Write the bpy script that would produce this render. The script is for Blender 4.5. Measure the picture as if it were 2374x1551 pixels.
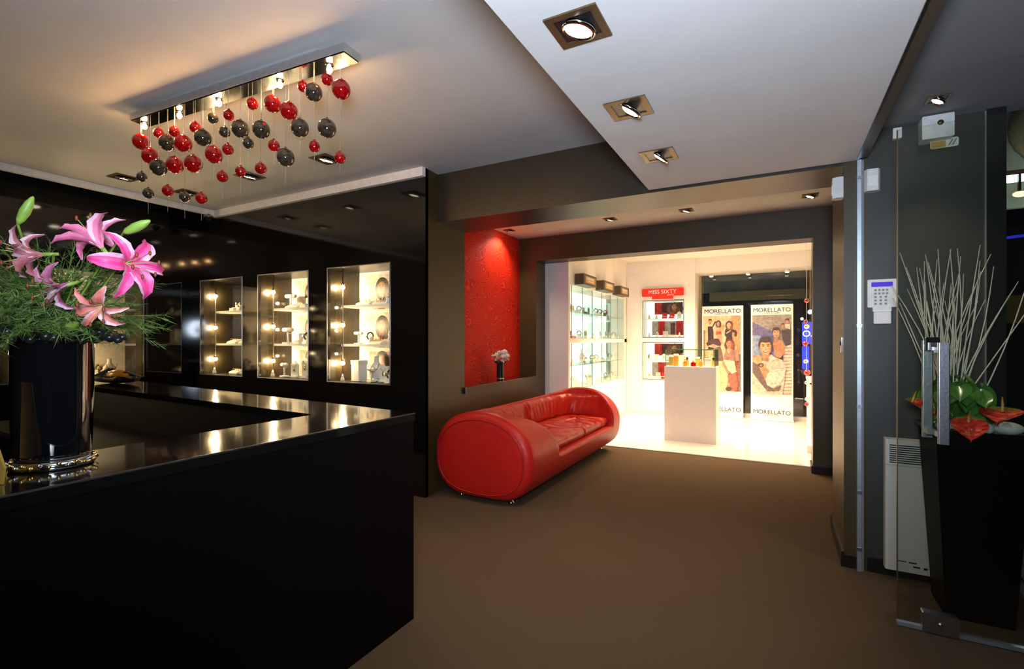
import bpy, math, random
from math import sin, cos, pi, radians as R_
from mathutils import Vector, Matrix
random.seed(7)
for o in list(bpy.data.objects): bpy.data.objects.remove(o, do_unlink=True)
S = bpy.context.scene
C = S.collection

# ------------------------------------------------------------------ camera, world, exposure
cam = bpy.data.objects.new('camera', bpy.data.cameras.new('camera')); C.objects.link(cam)
cam.location = (0, 0, 1.35); cam.rotation_euler = (pi/2, 0, R_(28.42))
cam.data.sensor_width = 36; cam.data.lens = 36*1140/2374; cam.data.shift_y = 0.0048
cam.data.clip_start = 0.05
S.camera = cam
S.view_settings.view_transform = 'Standard'; S.view_settings.look = 'None'
S.view_settings.gamma = 1; S.view_settings.use_curve_mapping = False
S.view_settings.exposure = 0.0
w = bpy.data.worlds.new('night'); S.world = w; w.use_nodes = True
w.node_tree.nodes['Background'].inputs[0].default_value = (.20, .24, .30, 1)
w.node_tree.nodes['Background'].inputs[1].default_value = 0.05

def light(kind, name, loc, power, col, size=.05, rot=None, spot=90, blend=.5, target=None, sy=None):
    d = bpy.data.lights.new(name, kind); o = bpy.data.objects.new(name, d); C.objects.link(o)
    o.location = loc; d.energy = power; d.color = col
    if kind == 'AREA':
        d.size = size
        if sy: d.shape = 'RECTANGLE'; d.size_y = sy
    else: d.shadow_soft_size = size
    if kind == 'SPOT': d.spot_size = R_(spot); d.spot_blend = blend
    if target: rot = (Vector(target)-Vector(loc)).to_track_quat('-Z', 'Y').to_euler()
    if rot: o.rotation_euler = rot
    return o
WARM = (1, .62, .30); WARM2 = (1, .80, .58); COOL = (.70, .82, 1)
# the photographer's flash above the lens, warm ceiling panel of the bright far room
light('SPOT', 'flash', (0.0, -.14, 1.60), 400, COOL, .20, spot=142, blend=1.0, target=(-1.2, 2.6, 2.85))
light('AREA', 'far_room_light', (-1.0, 7.6, 2.68), 138, (1, .71, .44), 1.6, rot=(0, 0, 0), sy=1.4).data.spread = R_(105)
light('AREA', 'far_room_front_fill', (-1.0, 6.45, 2.70), 20, (1, .72, .46), 1.8, target=(-1.0, 8.0, 0), sy=.3).data.spread = R_(80)  # unseen fill, added to brighten the plinth front
light('SPOT', 'window_light', (-.45, 8.6, 2.55), 40, (1, .78, .52), .15, spot=110, target=(-.4, 9.1, 0))

# ------------------------------------------------------------------ materials
def lin(c):
    return tuple(((v/255)/12.92 if v/255 <= .04045 else ((v/255+.055)/1.055)**2.4) for v in c)
def mat(name, col, rough=.5, metal=0, noise=.08, nscale=30, bump=0, bscale=200, coat=0, trans=0, emit=0, ecol=None, ior=None, spec=None, alpha=None):
    m = bpy.data.materials.new(name); m.use_nodes = True
    nt = m.node_tree; b = nt.nodes['Principled BSDF']
    b.inputs['Roughness'].default_value = rough; b.inputs['Metallic'].default_value = metal
    if coat: b.inputs['Coat Weight'].default_value = coat; b.inputs['Coat Roughness'].default_value = .05
    if trans: b.inputs['Transmission Weight'].default_value = trans
    if ior: b.inputs['IOR'].default_value = ior
    if spec is not None: b.inputs['Specular IOR Level'].default_value = spec
    tc = nt.nodes.new('ShaderNodeTexCoord'); n = nt.nodes.new('ShaderNodeTexNoise')
    n.inputs['Scale'].default_value = nscale; n.inputs['Detail'].default_value = 3
    nt.links.new(tc.outputs['Object'], n.inputs['Vector'])
    r = nt.nodes.new('ShaderNodeValToRGB')
    r.color_ramp.elements[0].position = .3; r.color_ramp.elements[1].position = .7
    r.color_ramp.elements[0].color = tuple(v*(1-noise) for v in col)+(1,)
    r.color_ramp.elements[1].color = tuple(min(1, v*(1+noise)) for v in col)+(1,)
    nt.links.new(n.outputs['Fac'], r.inputs['Fac']); nt.links.new(r.outputs['Color'], b.inputs['Base Color'])
    if bump:
        n2 = nt.nodes.new('ShaderNodeTexNoise'); n2.inputs['Scale'].default_value = bscale; n2.inputs['Detail'].default_value = 4
        bp = nt.nodes.new('ShaderNodeBump'); bp.inputs['Strength'].default_value = bump; bp.inputs['Distance'].default_value = .01
        nt.links.new(tc.outputs['Object'], n2.inputs['Vector']); nt.links.new(n2.outputs['Fac'], bp.inputs['Height'])
        nt.links.new(bp.outputs['Normal'], b.inputs['Normal'])
    if emit:
        b.inputs['Emission Color'].default_value = (ecol or col)+(1,); b.inputs['Emission Strength'].default_value = emit
    return m
def glassmat(name, tint=(.96, .985, .97), gloss=1.0, rough=.02):
    m = bpy.data.materials.new(name); m.use_nodes = True; nt = m.node_tree
    nt.nodes.remove(nt.nodes['Principled BSDF']); out = nt.nodes['Material Output']
    t = nt.nodes.new('ShaderNodeBsdfTransparent'); t.inputs[0].default_value = tint+(1,)
    g = nt.nodes.new('ShaderNodeBsdfGlossy'); g.inputs['Roughness'].default_value = rough
    f = nt.nodes.new('ShaderNodeLayerWeight'); f.inputs['Blend'].default_value = .5
    pw = nt.nodes.new('ShaderNodeMath'); pw.operation = 'POWER'; pw.inputs[1].default_value = 5
    mu = nt.nodes.new('ShaderNodeMath'); mu.operation = 'MULTIPLY_ADD'; mu.inputs[1].default_value = .9*gloss; mu.inputs[2].default_value = .04*gloss
    mx = nt.nodes.new('ShaderNodeMixShader')
    nt.links.new(f.outputs['Facing'], pw.inputs[0]); nt.links.new(pw.outputs[0], mu.inputs[0]); nt.links.new(mu.outputs[0], mx.inputs[0])
    nt.links.new(t.outputs[0], mx.inputs[1]); nt.links.new(g.outputs[0], mx.inputs[2]); nt.links.new(mx.outputs[0], out.inputs[0])
    return m
def vcmat(name, rough=.5, coat=0, bump=0, mott=60, mv=.25):
    m = mat(name, (1, 1, 1), rough, coat=coat, bump=bump, bscale=60); nt = m.node_tree
    a = nt.nodes.new('ShaderNodeAttribute'); a.attribute_name = 'Col'
    b = nt.nodes['Principled BSDF']
    n = [q for q in nt.nodes if q.type == 'TEX_NOISE'][0]; n.inputs['Scale'].default_value = mott; n.inputs['Detail'].default_value = 6
    mr = nt.nodes.new('ShaderNodeMapRange'); mr.inputs[1].default_value = .3; mr.inputs[2].default_value = .7; mr.inputs[3].default_value = 1-mv; mr.inputs[4].default_value = 1
    mm = nt.nodes.new('ShaderNodeMix'); mm.data_type = 'RGBA'; mm.blend_type = 'MULTIPLY'; mm.inputs[0].default_value = 1
    nt.links.new(n.outputs['Fac'], mr.inputs[0]); nt.links.new(a.outputs['Color'], mm.inputs[6]); nt.links.new(mr.outputs[0], mm.inputs[7])
    nt.links.new(mm.outputs[2], b.inputs['Base Color'])
    return m
M = dict(
 ceil=mat('white_ceiling_paint', (.56, .55, .54), .75, noise=.03, nscale=4),
 ceilr=mat('shaded_ceiling_paint', (.26, .25, .235), .75, noise=.03, nscale=4),  # shade on the entrance ceiling, put into a darker base colour
 cornice=mat('cornice_white', (.80, .77, .73), .5),
 wall=mat('dark_olive_wall_paint', (.052, .034, .008), .44, noise=.05, nscale=8, bump=.03, bscale=300),
 wallg=mat('dark_grey_wall_paint', (.036, .036, .029), .45, noise=.05, nscale=8, bump=.03, bscale=300),
 beam=mat('dark_beam_paint', (.027, .022, .014), .36, noise=.05),
 gloss=mat('black_lacquer', (.006, .005, .004), .07, noise=.1, coat=.6),
 glossc=mat('black_counter_lacquer', (.006, .005, .004), .10, noise=.1, coat=.5, bump=.015, bscale=25),
 front=mat('black_counter_front', (.003, .002, .002), .5, noise=.1, spec=.08),
 casein=mat('satin_dark_case_interior', (.018, .013, .006), .26),
 ceils=mat('white_ceiling_panel_paint', (.70, .68, .66), .75, noise=.03, nscale=4),
 skirt=mat('black_skirting', (.010, .009, .008), .3),
 white=mat('white_display_paint', (.80, .76, .70), .45, noise=.02),
 whiteg=mat('white_gloss_floor', (.80, .74, .66), .15, noise=.05, nscale=3),
 whitep=mat('white_card', (.82, .80, .76), .6, noise=.02),
 cream=mat('cream_fabric', (.75, .68, .56), .7, noise=.06, bump=.1),
 black=mat('black_plastic', (.012, .012, .012), .3),
 blackg=mat('black_glass', (.004, .004, .005), .04, coat=1),
 chrome=mat('polished_chrome', (.75, .74, .72), .08, 1),
 steel=mat('brushed_steel', (.42, .43, .46), .32, 1, bump=.05, bscale=80),
 alu=mat('anodised_aluminium', (.55, .62, .68), .35, .8),
 bronze=mat('bronze_bezel', (.16, .11, .055), .35, .7),
 gold=mat('gold_metal', (.85, .55, .18), .2, 1),
 goldc=mat('gold_card', (.55, .36, .07), .4, .2),
 rail=mat('dark_bronze_rail', (.10, .075, .045), .4, .3),
 plastic=mat('white_plastic', (.72, .72, .68), .4),
 heater=mat('heater_enamel', (.52, .50, .44), .4, noise=.02),
 redcard=mat('red_card', (.70, .02, .015), .4),
 redsign=mat('red_sign_panel', (.85, .03, .015), .35),
 orange=mat('amber_perfume', (.90, .38, .05), .15, trans=.3),
 leaf=mat('glossy_green_leaf', (.07, .20, .03), .22, noise=.35, nscale=12, coat=.3),
 fern=mat('fern_green', (.10, .17, .03), .55, noise=.4, nscale=20),
 bud=mat('lily_bud_green', (.25, .42, .06), .45, noise=.2),
 twig=mat('white_willow', (.78, .75, .60), .6, noise=.15, nscale=60),
 soil=mat('dark_soil', (.02, .018, .012), .9),
 stone=mat('white_pebble', (.62, .62, .56), .4),
 moon=mat('white_petal', (.85, .82, .72), .6),
 ballr=mat('red_blown_glass', (.50, .006, .005), .06, noise=.5, nscale=90, coat=1, trans=.5),
 balld=mat('smoked_blown_glass', (.10, .075, .045), .05, .55, noise=.5, nscale=60, coat=1),
 wire=mat('steel_wire', (.6, .55, .45), .3, .6),
 bulb=mat('halogen_bulb', (1, .9, .7), .3, emit=640, ecol=(1, .54, .20)),
 bulbv=mat('cabinet_halogen', (1, .9, .7), .3, emit=1000, ecol=(1, .70, .38)),
 lampd=mat('downlight_lamp', (1, .95, .85), .3, emit=26, ecol=(1, .86, .62)),
 lampdim=mat('downlight_lamp_far', (1, .95, .85), .3, emit=9, ecol=(1, .86, .62)),
 tube=mat('street_tube_lamp', (1, 1, 1), .3, emit=14, ecol=(.8, 1, .92)),
 ambl=mat('street_amber_lamp', (1, .6, .2), .3, emit=10, ecol=(1, .45, .1)),
 blue=mat('blue_lit_sign', (.02, .04, .6), .3, emit=2.0, ecol=(.03, .05, .9)),
 bluew=mat('white_lit_letters', (1, 1, 1), .3, emit=3, ecol=(.8, .9, 1)),
 bluel=mat('blue_rope_light', (.02, .04, .6), .3, emit=.6, ecol=(.04, .04, .8)),
 lcd=mat('blue_lcd', (.06, .03, .5), .2, emit=.35, ecol=(.10, .05, .8)),
 glowcase=mat('glowing_case_back', (.9, .95, .88), .4, emit=1.5, ecol=(.88, 1, .90)),  # back panel glows in place of the light inside the cases
 grey=mat('grey_plastic', (.22, .22, .20), .4),
 dkbrown=mat('dark_street_facade', (.035, .030, .022), .6),
 stucco=mat('pale_street_stucco', (.30, .31, .26), .8, noise=.2, nscale=3),
 tan=mat('tan_stone', (.34, .26, .13), .7, noise=.2),
 granite=mat('speckled_granite', (.13, .13, .11), .5, noise=.8, nscale=45),
 print=vcmat('printed_board', .4, mott=22, mv=.5),
 petal=vcmat('lily_petal', .5),
 flower=vcmat('anthurium_spathe', .25, .5, .25),
 glass=glassmat('clear_glass'),
 glassd=glassmat('door_glass', (.90, .92, .88)),
 glassg=glassmat('green_tinted_glass', (.945, .985, .965)),
 glassedge=mat('glass_edge_green', (.10, .28, .18), .1, trans=.2),
)
# carpet
m = mat('brown_loop_carpet', (.115, .077, .044), .95, noise=.42, nscale=420, bump=.5, bscale=420, spec=.1); M['carpet'] = m
# leather
def leather(name, col, folds, rough=.30):
    m = mat(name, col, rough, noise=.06, nscale=12, bump=.12, bscale=260, coat=.04, spec=.32); nt = m.node_tree
    if folds:
        wv = nt.nodes.new('ShaderNodeTexWave'); wv.wave_type = 'BANDS'; wv.bands_direction = 'Y'
        wv.inputs['Scale'].default_value = folds; wv.inputs['Distortion'].default_value = 6; wv.inputs['Detail'].default_value = 2
        wv.inputs['Detail Scale'].default_value = .6
        bp = nt.nodes.new('ShaderNodeBump'); bp.inputs['Strength'].default_value = .35; bp.inputs['Distance'].default_value = .02
        tc = [n for n in nt.nodes if n.type == 'TEX_COORD'][0]
        old = [n for n in nt.nodes if n.type == 'BUMP'][0]
        nt.links.new(tc.outputs['Object'], wv.inputs['Vector']); nt.links.new(wv.outputs['Fac'], bp.inputs['Height'])
        nt.links.new(old.outputs['Normal'], bp.inputs['Normal'])
        nt.links.new(bp.outputs['Normal'], nt.nodes['Principled BSDF'].inputs['Normal'])
    return m
M['leather'] = leather('red_leather', (.50, .013, .008), 0, .40)
M['leatherf'] = leather('creased_red_leather', (.52, .022, .010), 1.6, .24)
M['piping'] = mat('red_piping', (.40, .012, .010), .3)
# red paisley wallpaper
m = mat('red_paisley_wallpaper', (.66, .03, .008), .5, spec=.15, noise=.1, nscale=3); nt = m.node_tree; M['paisley'] = m
tc = [n for n in nt.nodes if n.type == 'TEX_COORD'][0]
nz = nt.nodes.new('ShaderNodeTexNoise'); nz.inputs['Scale'].default_value = 5
vo = nt.nodes.new('ShaderNodeTexVoronoi'); vo.inputs['Scale'].default_value = 7
mixv = nt.nodes.new('ShaderNodeMix'); mixv.data_type = 'VECTOR'; mixv.inputs[0].default_value = .12
nt.links.new(tc.outputs['Object'], nz.inputs['Vector']); nt.links.new(tc.outputs['Object'], mixv.inputs[4]); nt.links.new(nz.outputs['Color'], mixv.inputs[5])
nt.links.new(mixv.outputs[1], vo.inputs['Vector'])
sn = nt.nodes.new('ShaderNodeMath'); sn.operation = 'MULTIPLY'; sn.inputs[1].default_value = 62
s2 = nt.nodes.new('ShaderNodeMath'); s2.operation = 'SINE'
nt.links.new(vo.outputs['Distance'], sn.inputs[0]); nt.links.new(sn.outputs[0], s2.inputs[0])
rp = nt.nodes.new('ShaderNodeValToRGB'); rp.color_ramp.elements[0].position = .30; rp.color_ramp.elements[1].position = .62
rp.color_ramp.elements[0].color = (.42, .010, .004, 1); rp.color_ramp.elements[1].color = (.72, .034, .010, 1)
nt.links.new(s2.outputs[0], rp.inputs[0]); nt.links.new(rp.outputs[0], nt.nodes['Principled BSDF'].inputs['Base Color'])

# ------------------------------------------------------------------ mesh helpers
class MB:
    def __init__(s): s.v = []; s.f = []; s.c = []; s.sm = []
    def add(s, vs, fs, smooth=False, col=None):
        n = len(s.v); s.v += [tuple(v) for v in vs]
        for f in fs: s.f.append([i+n for i in f]); s.sm.append(smooth); s.c.append(col)
        return s
    def box(s, x0, x1, y0, y1, z0, z1, **k):
        vs = [(x, y, z) for z in (z0, z1) for y in (y0, y1) for x in (x0, x1)]
        return s.add(vs, [(0, 2, 3, 1), (4, 5, 7, 6), (0, 1, 5, 4), (2, 6, 7, 3), (0, 4, 6, 2), (1, 3, 7, 5)], **k)
    def rbox(s, x0, x1, y0, y1, z0, z1, r=.01, axis='z', n=4, **k):
        # box with rounded edges along an axis
        a = {'z': (x0, x1, y0, y1, z0, z1), 'y': (x0, x1, z0, z1, y0, y1), 'x': (y0, y1, z0, z1, x0, x1)}[axis]
        pts = []
        for cx, cy, st in ((a[1]-r, a[3]-r, 0), (a[0]+r, a[3]-r, 1), (a[0]+r, a[2]+r, 2), (a[1]-r, a[2]+r, 3)):
            for i in range(n+1):
                t = pi/2*(st+i/n); pts.append((cx+r*cos(t), cy+r*sin(t)))
        return s.prism(pts, a[4], a[5], axis=axis, **k)
    def prism(s, pts, z0, z1, axis='z', smooth=False, col=None):
        P = {'z': lambda u, v, w: (u, v, w), 'y': lambda u, v, w: (u, w, v), 'x': lambda u, v, w: (w, u, v)}[axis]
        n = len(pts); vs = [P(u, v, z0) for u, v in pts]+[P(u, v, z1) for u, v in pts]
        s.add(vs, [tuple(range(n))[::-1], tuple(range(n, 2*n))], col=col)
        s.add(vs, [(i, (i+1) % n, n+(i+1) % n, n+i) for i in range(n)], smooth=smooth, col=col); return s
    def lathe(s, prof, c=(0, 0, 0), n=24, smooth=True, M4=None, col=None, sx=1, sy=1):
        vs = []
        for r, z in prof:
            for i in range(n):
                v = Vector((r*cos(2*pi*i/n)*sx, r*sin(2*pi*i/n)*sy, z))
                if M4: v = M4 @ v
                vs.append(v+Vector(c))
        fs = [(j*n+i, j*n+(i+1) % n, (j+1)*n+(i+1) % n, (j+1)*n+i) for j in range(len(prof)-1) for i in range(n)]
        fs += [tuple(range(n))[::-1], tuple(range((len(prof)-1)*n, len(prof)*n))]
        return s.add(vs, fs, smooth, col)
    def ell(s, c, r, n=12, m=8, M4=None, col=None):
        rx, ry, rz = r if isinstance(r, (tuple, list)) else (r, r, r)
        prof = [(max(.001, sin(pi*j/m)), -cos(pi*j/m)) for j in range(m+1)]
        vs = []
        for a, z in prof:
            for i in range(n):
                v = Vector((a*cos(2*pi*i/n)*rx, a*sin(2*pi*i/n)*ry, z*rz))
                if M4: v = M4 @ v
                vs.append(v+Vector(c))
        fs = [(j*n+i, j*n+(i+1) % n, (j+1)*n+(i+1) % n, (j+1)*n+i) for j in range(m) for i in range(n)]
        return s.add(vs, fs, True, col)
    def tube(s, pts, r, n=6, closed=False, col=None):
        pts = [Vector(p) for p in pts]; k = len(pts); vs = []
        for i, p in enumerate(pts):
            t = (pts[(i+1) % k] if (closed or i < k-1) else p)-(pts[i-1] if (closed or i > 0) else p)
            t.normalize(); up = Vector((0, 0, 1)) if abs(t.z) < .9 else Vector((1, 0, 0))
            a = t.cross(up).normalized(); b = t.cross(a); rr = r[i] if isinstance(r, (list, tuple)) else r
            vs += [p+(a*cos(2*pi*j/n)+b*sin(2*pi*j/n))*rr for j in range(n)]
        fs = [(i*n+j, i*n+(j+1) % n, ((i+1) % k)*n+(j+1) % n, ((i+1) % k)*n+j) for i in range(k if closed else k-1) for j in range(n)]
        if not closed: fs += [tuple(range(n)), tuple(range((k-1)*n, k*n))[::-1]]
        return s.add(vs, fs, True, col)
    def grid(s, rows, smooth=True, col=None, colf=None):
        n = len(rows[0]); vs = [p for r in rows for p in r]
        for j in range(len(rows)-1):
            for i in range(n-1): pass
        base = len(s.v); s.v += [tuple(v) for v in vs]
        for j in range(len(rows)-1):
            for i in range(n-1):
                s.f.append([base+j*n+i, base+j*n+i+1, base+(j+1)*n+i+1, base+(j+1)*n+i]); s.sm.append(smooth)
                s.c.append(colf(j/(len(rows)-1), i/(n-1)) if colf else col)
        return s
    def mesh(s, name, m):
        me = bpy.data.meshes.new(name); me.from_pydata(s.v, [], s.f); me.materials.append(m)
        me.polygons.foreach_set('use_smooth', s.sm)
        if any(c is not None for c in s.c):
            ca = me.color_attributes.new('Col', 'FLOAT_COLOR', 'CORNER'); d = []
            for f, c in zip(s.f, s.c):
                d += (list(c or (1, 1, 1))+[1])*len(f)
            ca.data.foreach_set('color', d)
        me.update(); return me
def obj(name, mb, m, parent=None, label=None, kind=None):
    o = bpy.data.objects.new(name, mb.mesh(name, m) if isinstance(mb, MB) else mb); C.objects.link(o)
    if parent: o.parent = parent
    if label: o['label'] = label
    if kind: o['kind'] = kind
    return o
def thing(name, label, cat, loc=(0, 0, 0), rz=0, group=None):
    o = bpy.data.objects.new(name, None); C.objects.link(o); o.location = loc; o.rotation_euler = (0, 0, rz)
    o.empty_display_size = .05; o['label'] = label; o['category'] = cat
    if group: o['group'] = group
    return o
def solo(name, mb, m, label, cat, group=None, loc=None, rz=0):
    if loc is None:   # world coordinates given: put the origin at the base
        xs, ys, zs = zip(*mb.v); loc = ((min(xs)+max(xs))/2, (min(ys)+max(ys))/2, min(zs))
        mb.v = [(x-loc[0], y-loc[1], z-loc[2]) for x, y, z in mb.v]
    o = obj(name, mb, m); o.location = loc; o.rotation_euler = (0, 0, rz); o['label'] = label; o['category'] = cat
    if group: o['group'] = group
    return o
def struct(name, mb, m, parent=None):
    o = obj(name, mb, m, parent)
    if not parent: o['kind'] = 'structure'
    return o
def copy_tree(o, parent=None):
    c = o.copy(); C.objects.link(c)
    if parent: c.parent = parent
    for ch in list(o.children): copy_tree(ch, c)
    return c
def text(s_, size, m, parent, loc, rot, name='lettering', ext=.0008, sx=1):
    cu = bpy.data.curves.new('t', 'FONT'); cu.body = s_; cu.size = size; cu.extrude = ext; cu.align_x = 'CENTER'; cu.align_y = 'CENTER'
    t = bpy.data.objects.new('t', cu); C.objects.link(t); bpy.context.view_layer.update()
    me = bpy.data.meshes.new_from_object(t.evaluated_get(bpy.context.evaluated_depsgraph_get()))
    bpy.data.objects.remove(t, do_unlink=True); bpy.data.curves.remove(cu)
    me.materials.clear(); me.materials.append(m)
    T = Matrix.Translation(loc) @ Matrix.Rotation(rot[2], 4, 'Z') @ Matrix.Rotation(rot[0], 4, 'X') @ Matrix.Scale(sx, 4, (1, 0, 0))
    me.transform(T)
    o = bpy.data.objects.new(name, me); C.objects.link(o); o.parent = parent; return o

# ------------------------------------------------------------------ the setting
struct('floor', MB().box(-6.5, 1.14, -2.1, 6.08, -.08, 0), M['carpet'])
struct('trim_1', MB().box(-2.78, .31, 6.05, 6.09, 0, .006), M['steel'])          # threshold strip
struct('floor_white_room', MB().box(-2.9, 1.5, 6.09, 9.75, -.08, .0), M['whiteg'])
struct('floor_street', MB().box(1.14, 9, -2.1, 14, -.10, -.02), M['dkbrown'])
# ceilings
struct('ceiling', MB().box(-5.66, .60, -2.1, 3.52, 2.81, 2.9), M['ceil'])
struct('ceiling_recess', MB().box(-6.2, -5.66, -2.1, 3.4, 3.0, 3.05), M['gloss'])
struct('ceiling_panel', MB().box(-.80, .406, -2.1, 3.50, 2.40, 2.43), M['ceils'])
struct('ceiling_right', MB().box(.453, 1.7, -2.1, 3.60, 2.575, 2.65), M['ceilr'])
struct('trim_2', MB().box(-5.66, -2.64, 3.29, 3.33, 2.735, 2.81).box(-5.66, -5.62, -2.1, 3.29, 2.75, 2.81), M['cornice'])
mb = MB().box(.406, .453, -2.1, 3.46, 2.398, 2.60)
struct('trim_rail', mb, M['rail'])
struct('trim_3', MB().box(.402, .412, -2.1, 3.46, 2.392, 2.3985), M['skirt'])
# black lacquer wall with vitrine openings
V = [(-5.96, -5.16), (-4.895, -4.10), (-3.835, -3.03)]
VZ = (.94, 2.04)
edges = [-6.15]+[e for v in V for e in v]+[-2.64]
mb = MB().box(-6.15, -2.64, 3.33, 3.37, 0, VZ[0]).box(-6.15, -2.64, 3.33, 3.37, VZ[1], 3.0)
for i in range(0, len(edges), 2): mb.box(edges[i], edges[i+1], 3.33, 3.37, VZ[0], VZ[1])
struct('wall_back', mb, M['gloss'])
LV = [(2.04, 2.84), (.97, 1.77), (-.10, .70)]
mb = MB().box(-6.2, -6.15, -2.1, 3.4, 0, VZ[0]).box(-6.2, -6.15, -2.1, 3.4, VZ[1], 3.0)
ed = [-2.1, -.10, .70, .97, 1.77, 2.04, 2.84, 3.4]
for i in range(0, 8, 2): mb.box(-6.2, -6.15, ed[i], ed[i+1], VZ[0], VZ[1])
struct('wall_left', mb, M['gloss'])
# side wall with the red recess (slightly out of square, as in the photograph)
sk = lambda y: -2.64-.048*(y-3.33)
mb = MB().prism([(-2.64, 3.33), (sk(3.97), 3.97), (-2.75, 3.97), (-2.75, 3.45), (-3.03, 3.45), (-3.03, 3.372), (-2.64, 3.372)][::-1], 0, 2.82)
mb.prism([(sk(3.97), 3.97), (-2.78, 6.08), (-2.9, 6.08), (-2.9, 3.97)][::-1], 0, .83)
struct('wall_side', mb, M['wall'])
struct('wall_recess', MB().box(-3.07, -3.02, 3.80, 5.8, .80, 2.72).box(-3.02, -2.75, 3.93, 3.97, .83, 2.72), M['paisley'])
mb = MB().box(-6.2, -5.2, -2.15, -2.1, 0, 3).box(-5.2, 1.7, -2.15, -2.1, 0, 2.9)
struct('wall_front', mb, M['wallg'])
# beam, alcove, rear wall with the wide opening
struct('trim_beam', MB().box(-2.66, .345, 3.52, 3.97, 2.385, 2.83), M['beam'])
struct('ceiling_alcove', MB().box(-3.07, 1.0, 3.97, 5.8, 2.68, 2.75), M['ceil'])
mb = MB().box(-2.78, .31, 5.80, 6.08, 2.375, 2.80).box(-3.07, -2.78, 5.8, 6.08, .83, 2.80).box(.31, 1.0, 5.8, 6.08, 0, 2.80)
struct('wall_rear', mb, M['wall'])
struct('baseboard_rear', MB().box(.31, .62, 5.785, 5.80, 0, .075).box(.295, .31, 5.79, 6.08, 0, .075), M['skirt'])
struct('wall_pier', MB().box(.345, .46, 3.52, 4.2, 0, 2.40), M['wall'])
struct('baseboard_pier', MB().box(.330, .345, 3.505, 4.2, 0, .09).box(.345, .405, 3.505, 3.52, 0, .07), M['skirt'])
struct('wall_alcove_right', MB().box(.62, .70, 4.2, 5.8, 0, 2.7).box(.46, .70, 4.15, 4.2, 0, 2.7), M['wall'])
struct('wall_right', MB().box(.46, .976, 3.52, 3.60, 0, 2.575).box(.345, .46, 3.521, 3.60, 2.40, 2.575), M['wallg'])
struct('trim_column', MB().box(.976, 1.053, 3.50, 3.60, 0, 2.575), M['black'])
struct('trim_joint', MB().box(.971, .976, 3.508, 3.52, 0, 2.57), M['grey'])
struct('baseboard_right', MB().box(.46, .971, 3.50, 3.52, 0, .08), M['skirt'])
# bright far room
struct('wall_far_left', MB().box(-2.86, -2.80, 6.08, 9.0, 0, 2.76).box(-2.80, -2.45, 6.10, 6.17, 0, 2.76)
       .box(-2.80, -2.45, 6.17, 8.95, 0, .66).box(-2.80, -2.45, 6.17, 8.95, 1.30, 1.36).box(-2.80, -2.45, 6.17, 8.95, 2.09, 2.76)
       .box(-2.80, -2.45, 8.82, 8.95, .66, 2.09), M['white'])
mb = MB().box(-2.86, -2.16, 8.95, 9.0, 0, 2.76).box(-1.44, -1.26, 8.95, 9.0, 0, 2.76).box(-2.16, -1.44, 8.95, 9.0, 0, .63)
mb.box(-2.16, -1.44, 8.95, 9.0, 1.30, 1.38).box(-2.16, -1.44, 8.95, 9.0, 2.05, 2.76).box(-1.32, -1.26, 9.0, 9.55, 0, 2.76)
struct('wall_far_back', mb, M['white'])
mb = MB().box(-1.26, .62, 9.45, 9.55, 0, .06).box(-1.26, .62, 9.0, 9.55, 2.50, 2.76)
struct('trim_window', mb, M['white'])
struct('ceiling_white_room', MB().box(-2.86, 1.0, 6.08, 9.55, 2.76, 2.82), M['white'])
struct('wall_far_right', MB().box(.60, .66, 6.08, 9.55, 0, 2.76), M['white'])
win = MB().box(-1.26, .60, 9.49, 9.50, .06, 2.50)
wo = struct('window_1', win, M['glass'])
struct('window_frame', MB().box(-1.26, -1.22, 9.46, 9.53, .06, 2.50).box(.56, .60, 9.46, 9.53, .06, 2.5), M['tan'], wo)
# panel joints on the white cabinets fronts below the glass cases
for k, (y0, y1) in enumerate([(6.21, 7.03), (7.05, 7.95), (7.97, 8.79)]):
    t = thing('base_cabinet', ['white base cabinet under the nearest wall case', 'white base cabinet under the middle wall case', 'white base cabinet under the farthest wall case'][k], 'cabinet', (-2.45, (y0+y1)/2, .02), 0)
    h = (y1-y0)/2-.006
    obj('door', MB().rbox(.001, .018, -h, h, .02, .60, r=.004, axis='x'), M['white'], t)
    obj('knob', MB().ell((.028, -h+.06, .5), .010), M['chrome'], t)
t = thing('base_cabinet', 'white base cabinet under the red brand case', 'cabinet', (-1.8, 8.95, .02))
obj('door', MB().rbox(-.36, .36, -.016, -.001, .03, .58, r=.004, axis='y'), M['white'], t); obj('knob', MB().ell((.30, -.024, .5), .01), M['chrome'], t)
t = thing('base_cabinet', 'narrow white wall panel left of the red brand case', 'panel', (-2.32, 8.95, .02))
obj('door', MB().rbox(-.12, .12, -.012, -.001, .03, 2.5, r=.004, axis='y'), M['white'], t)

# ------------------------------------------------------------------ counter
z = .995
t = thing('shop_counter', 'long L-shaped black lacquer shop counter in the foreground', 'counter', (-1.75, .6, 0))
off = lambda pts: [(x+1.75, y-.6) for x, y in pts]
obj('worktop', MB().prism(off([(-1.545, -1.6), (-1.545, 1.87), (-5.5, 2.24), (-5.5, 1.80), (-1.93, 1.60), (-1.93, -1.6)]), z-.035, z), M['glossc'], t)
obj('front_panel', MB().prism(off([(-1.55, -1.6), (-1.55, 1.865), (-1.58, 1.865), (-1.58, -1.6)]), 0, z-.036), M['front'], t)
obj('end_panel', MB().prism(off([(-1.581, 1.863), (-5.5, 2.23), (-5.5, 2.20), (-1.581, 1.83)]), 0, z-.036), M['front'], t)
obj('inner_panel', MB().prism(off([(-1.90, -1.6), (-1.90, 1.62), (-1.92, 1.62), (-1.92, -1.6)]), 0, z-.036).prism(off([(-1.93, 1.625), (-5.5, 1.825), (-5.5, 1.845), (-1.93, 1.645)]), 0, z-.036), M['front'], t)
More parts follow.
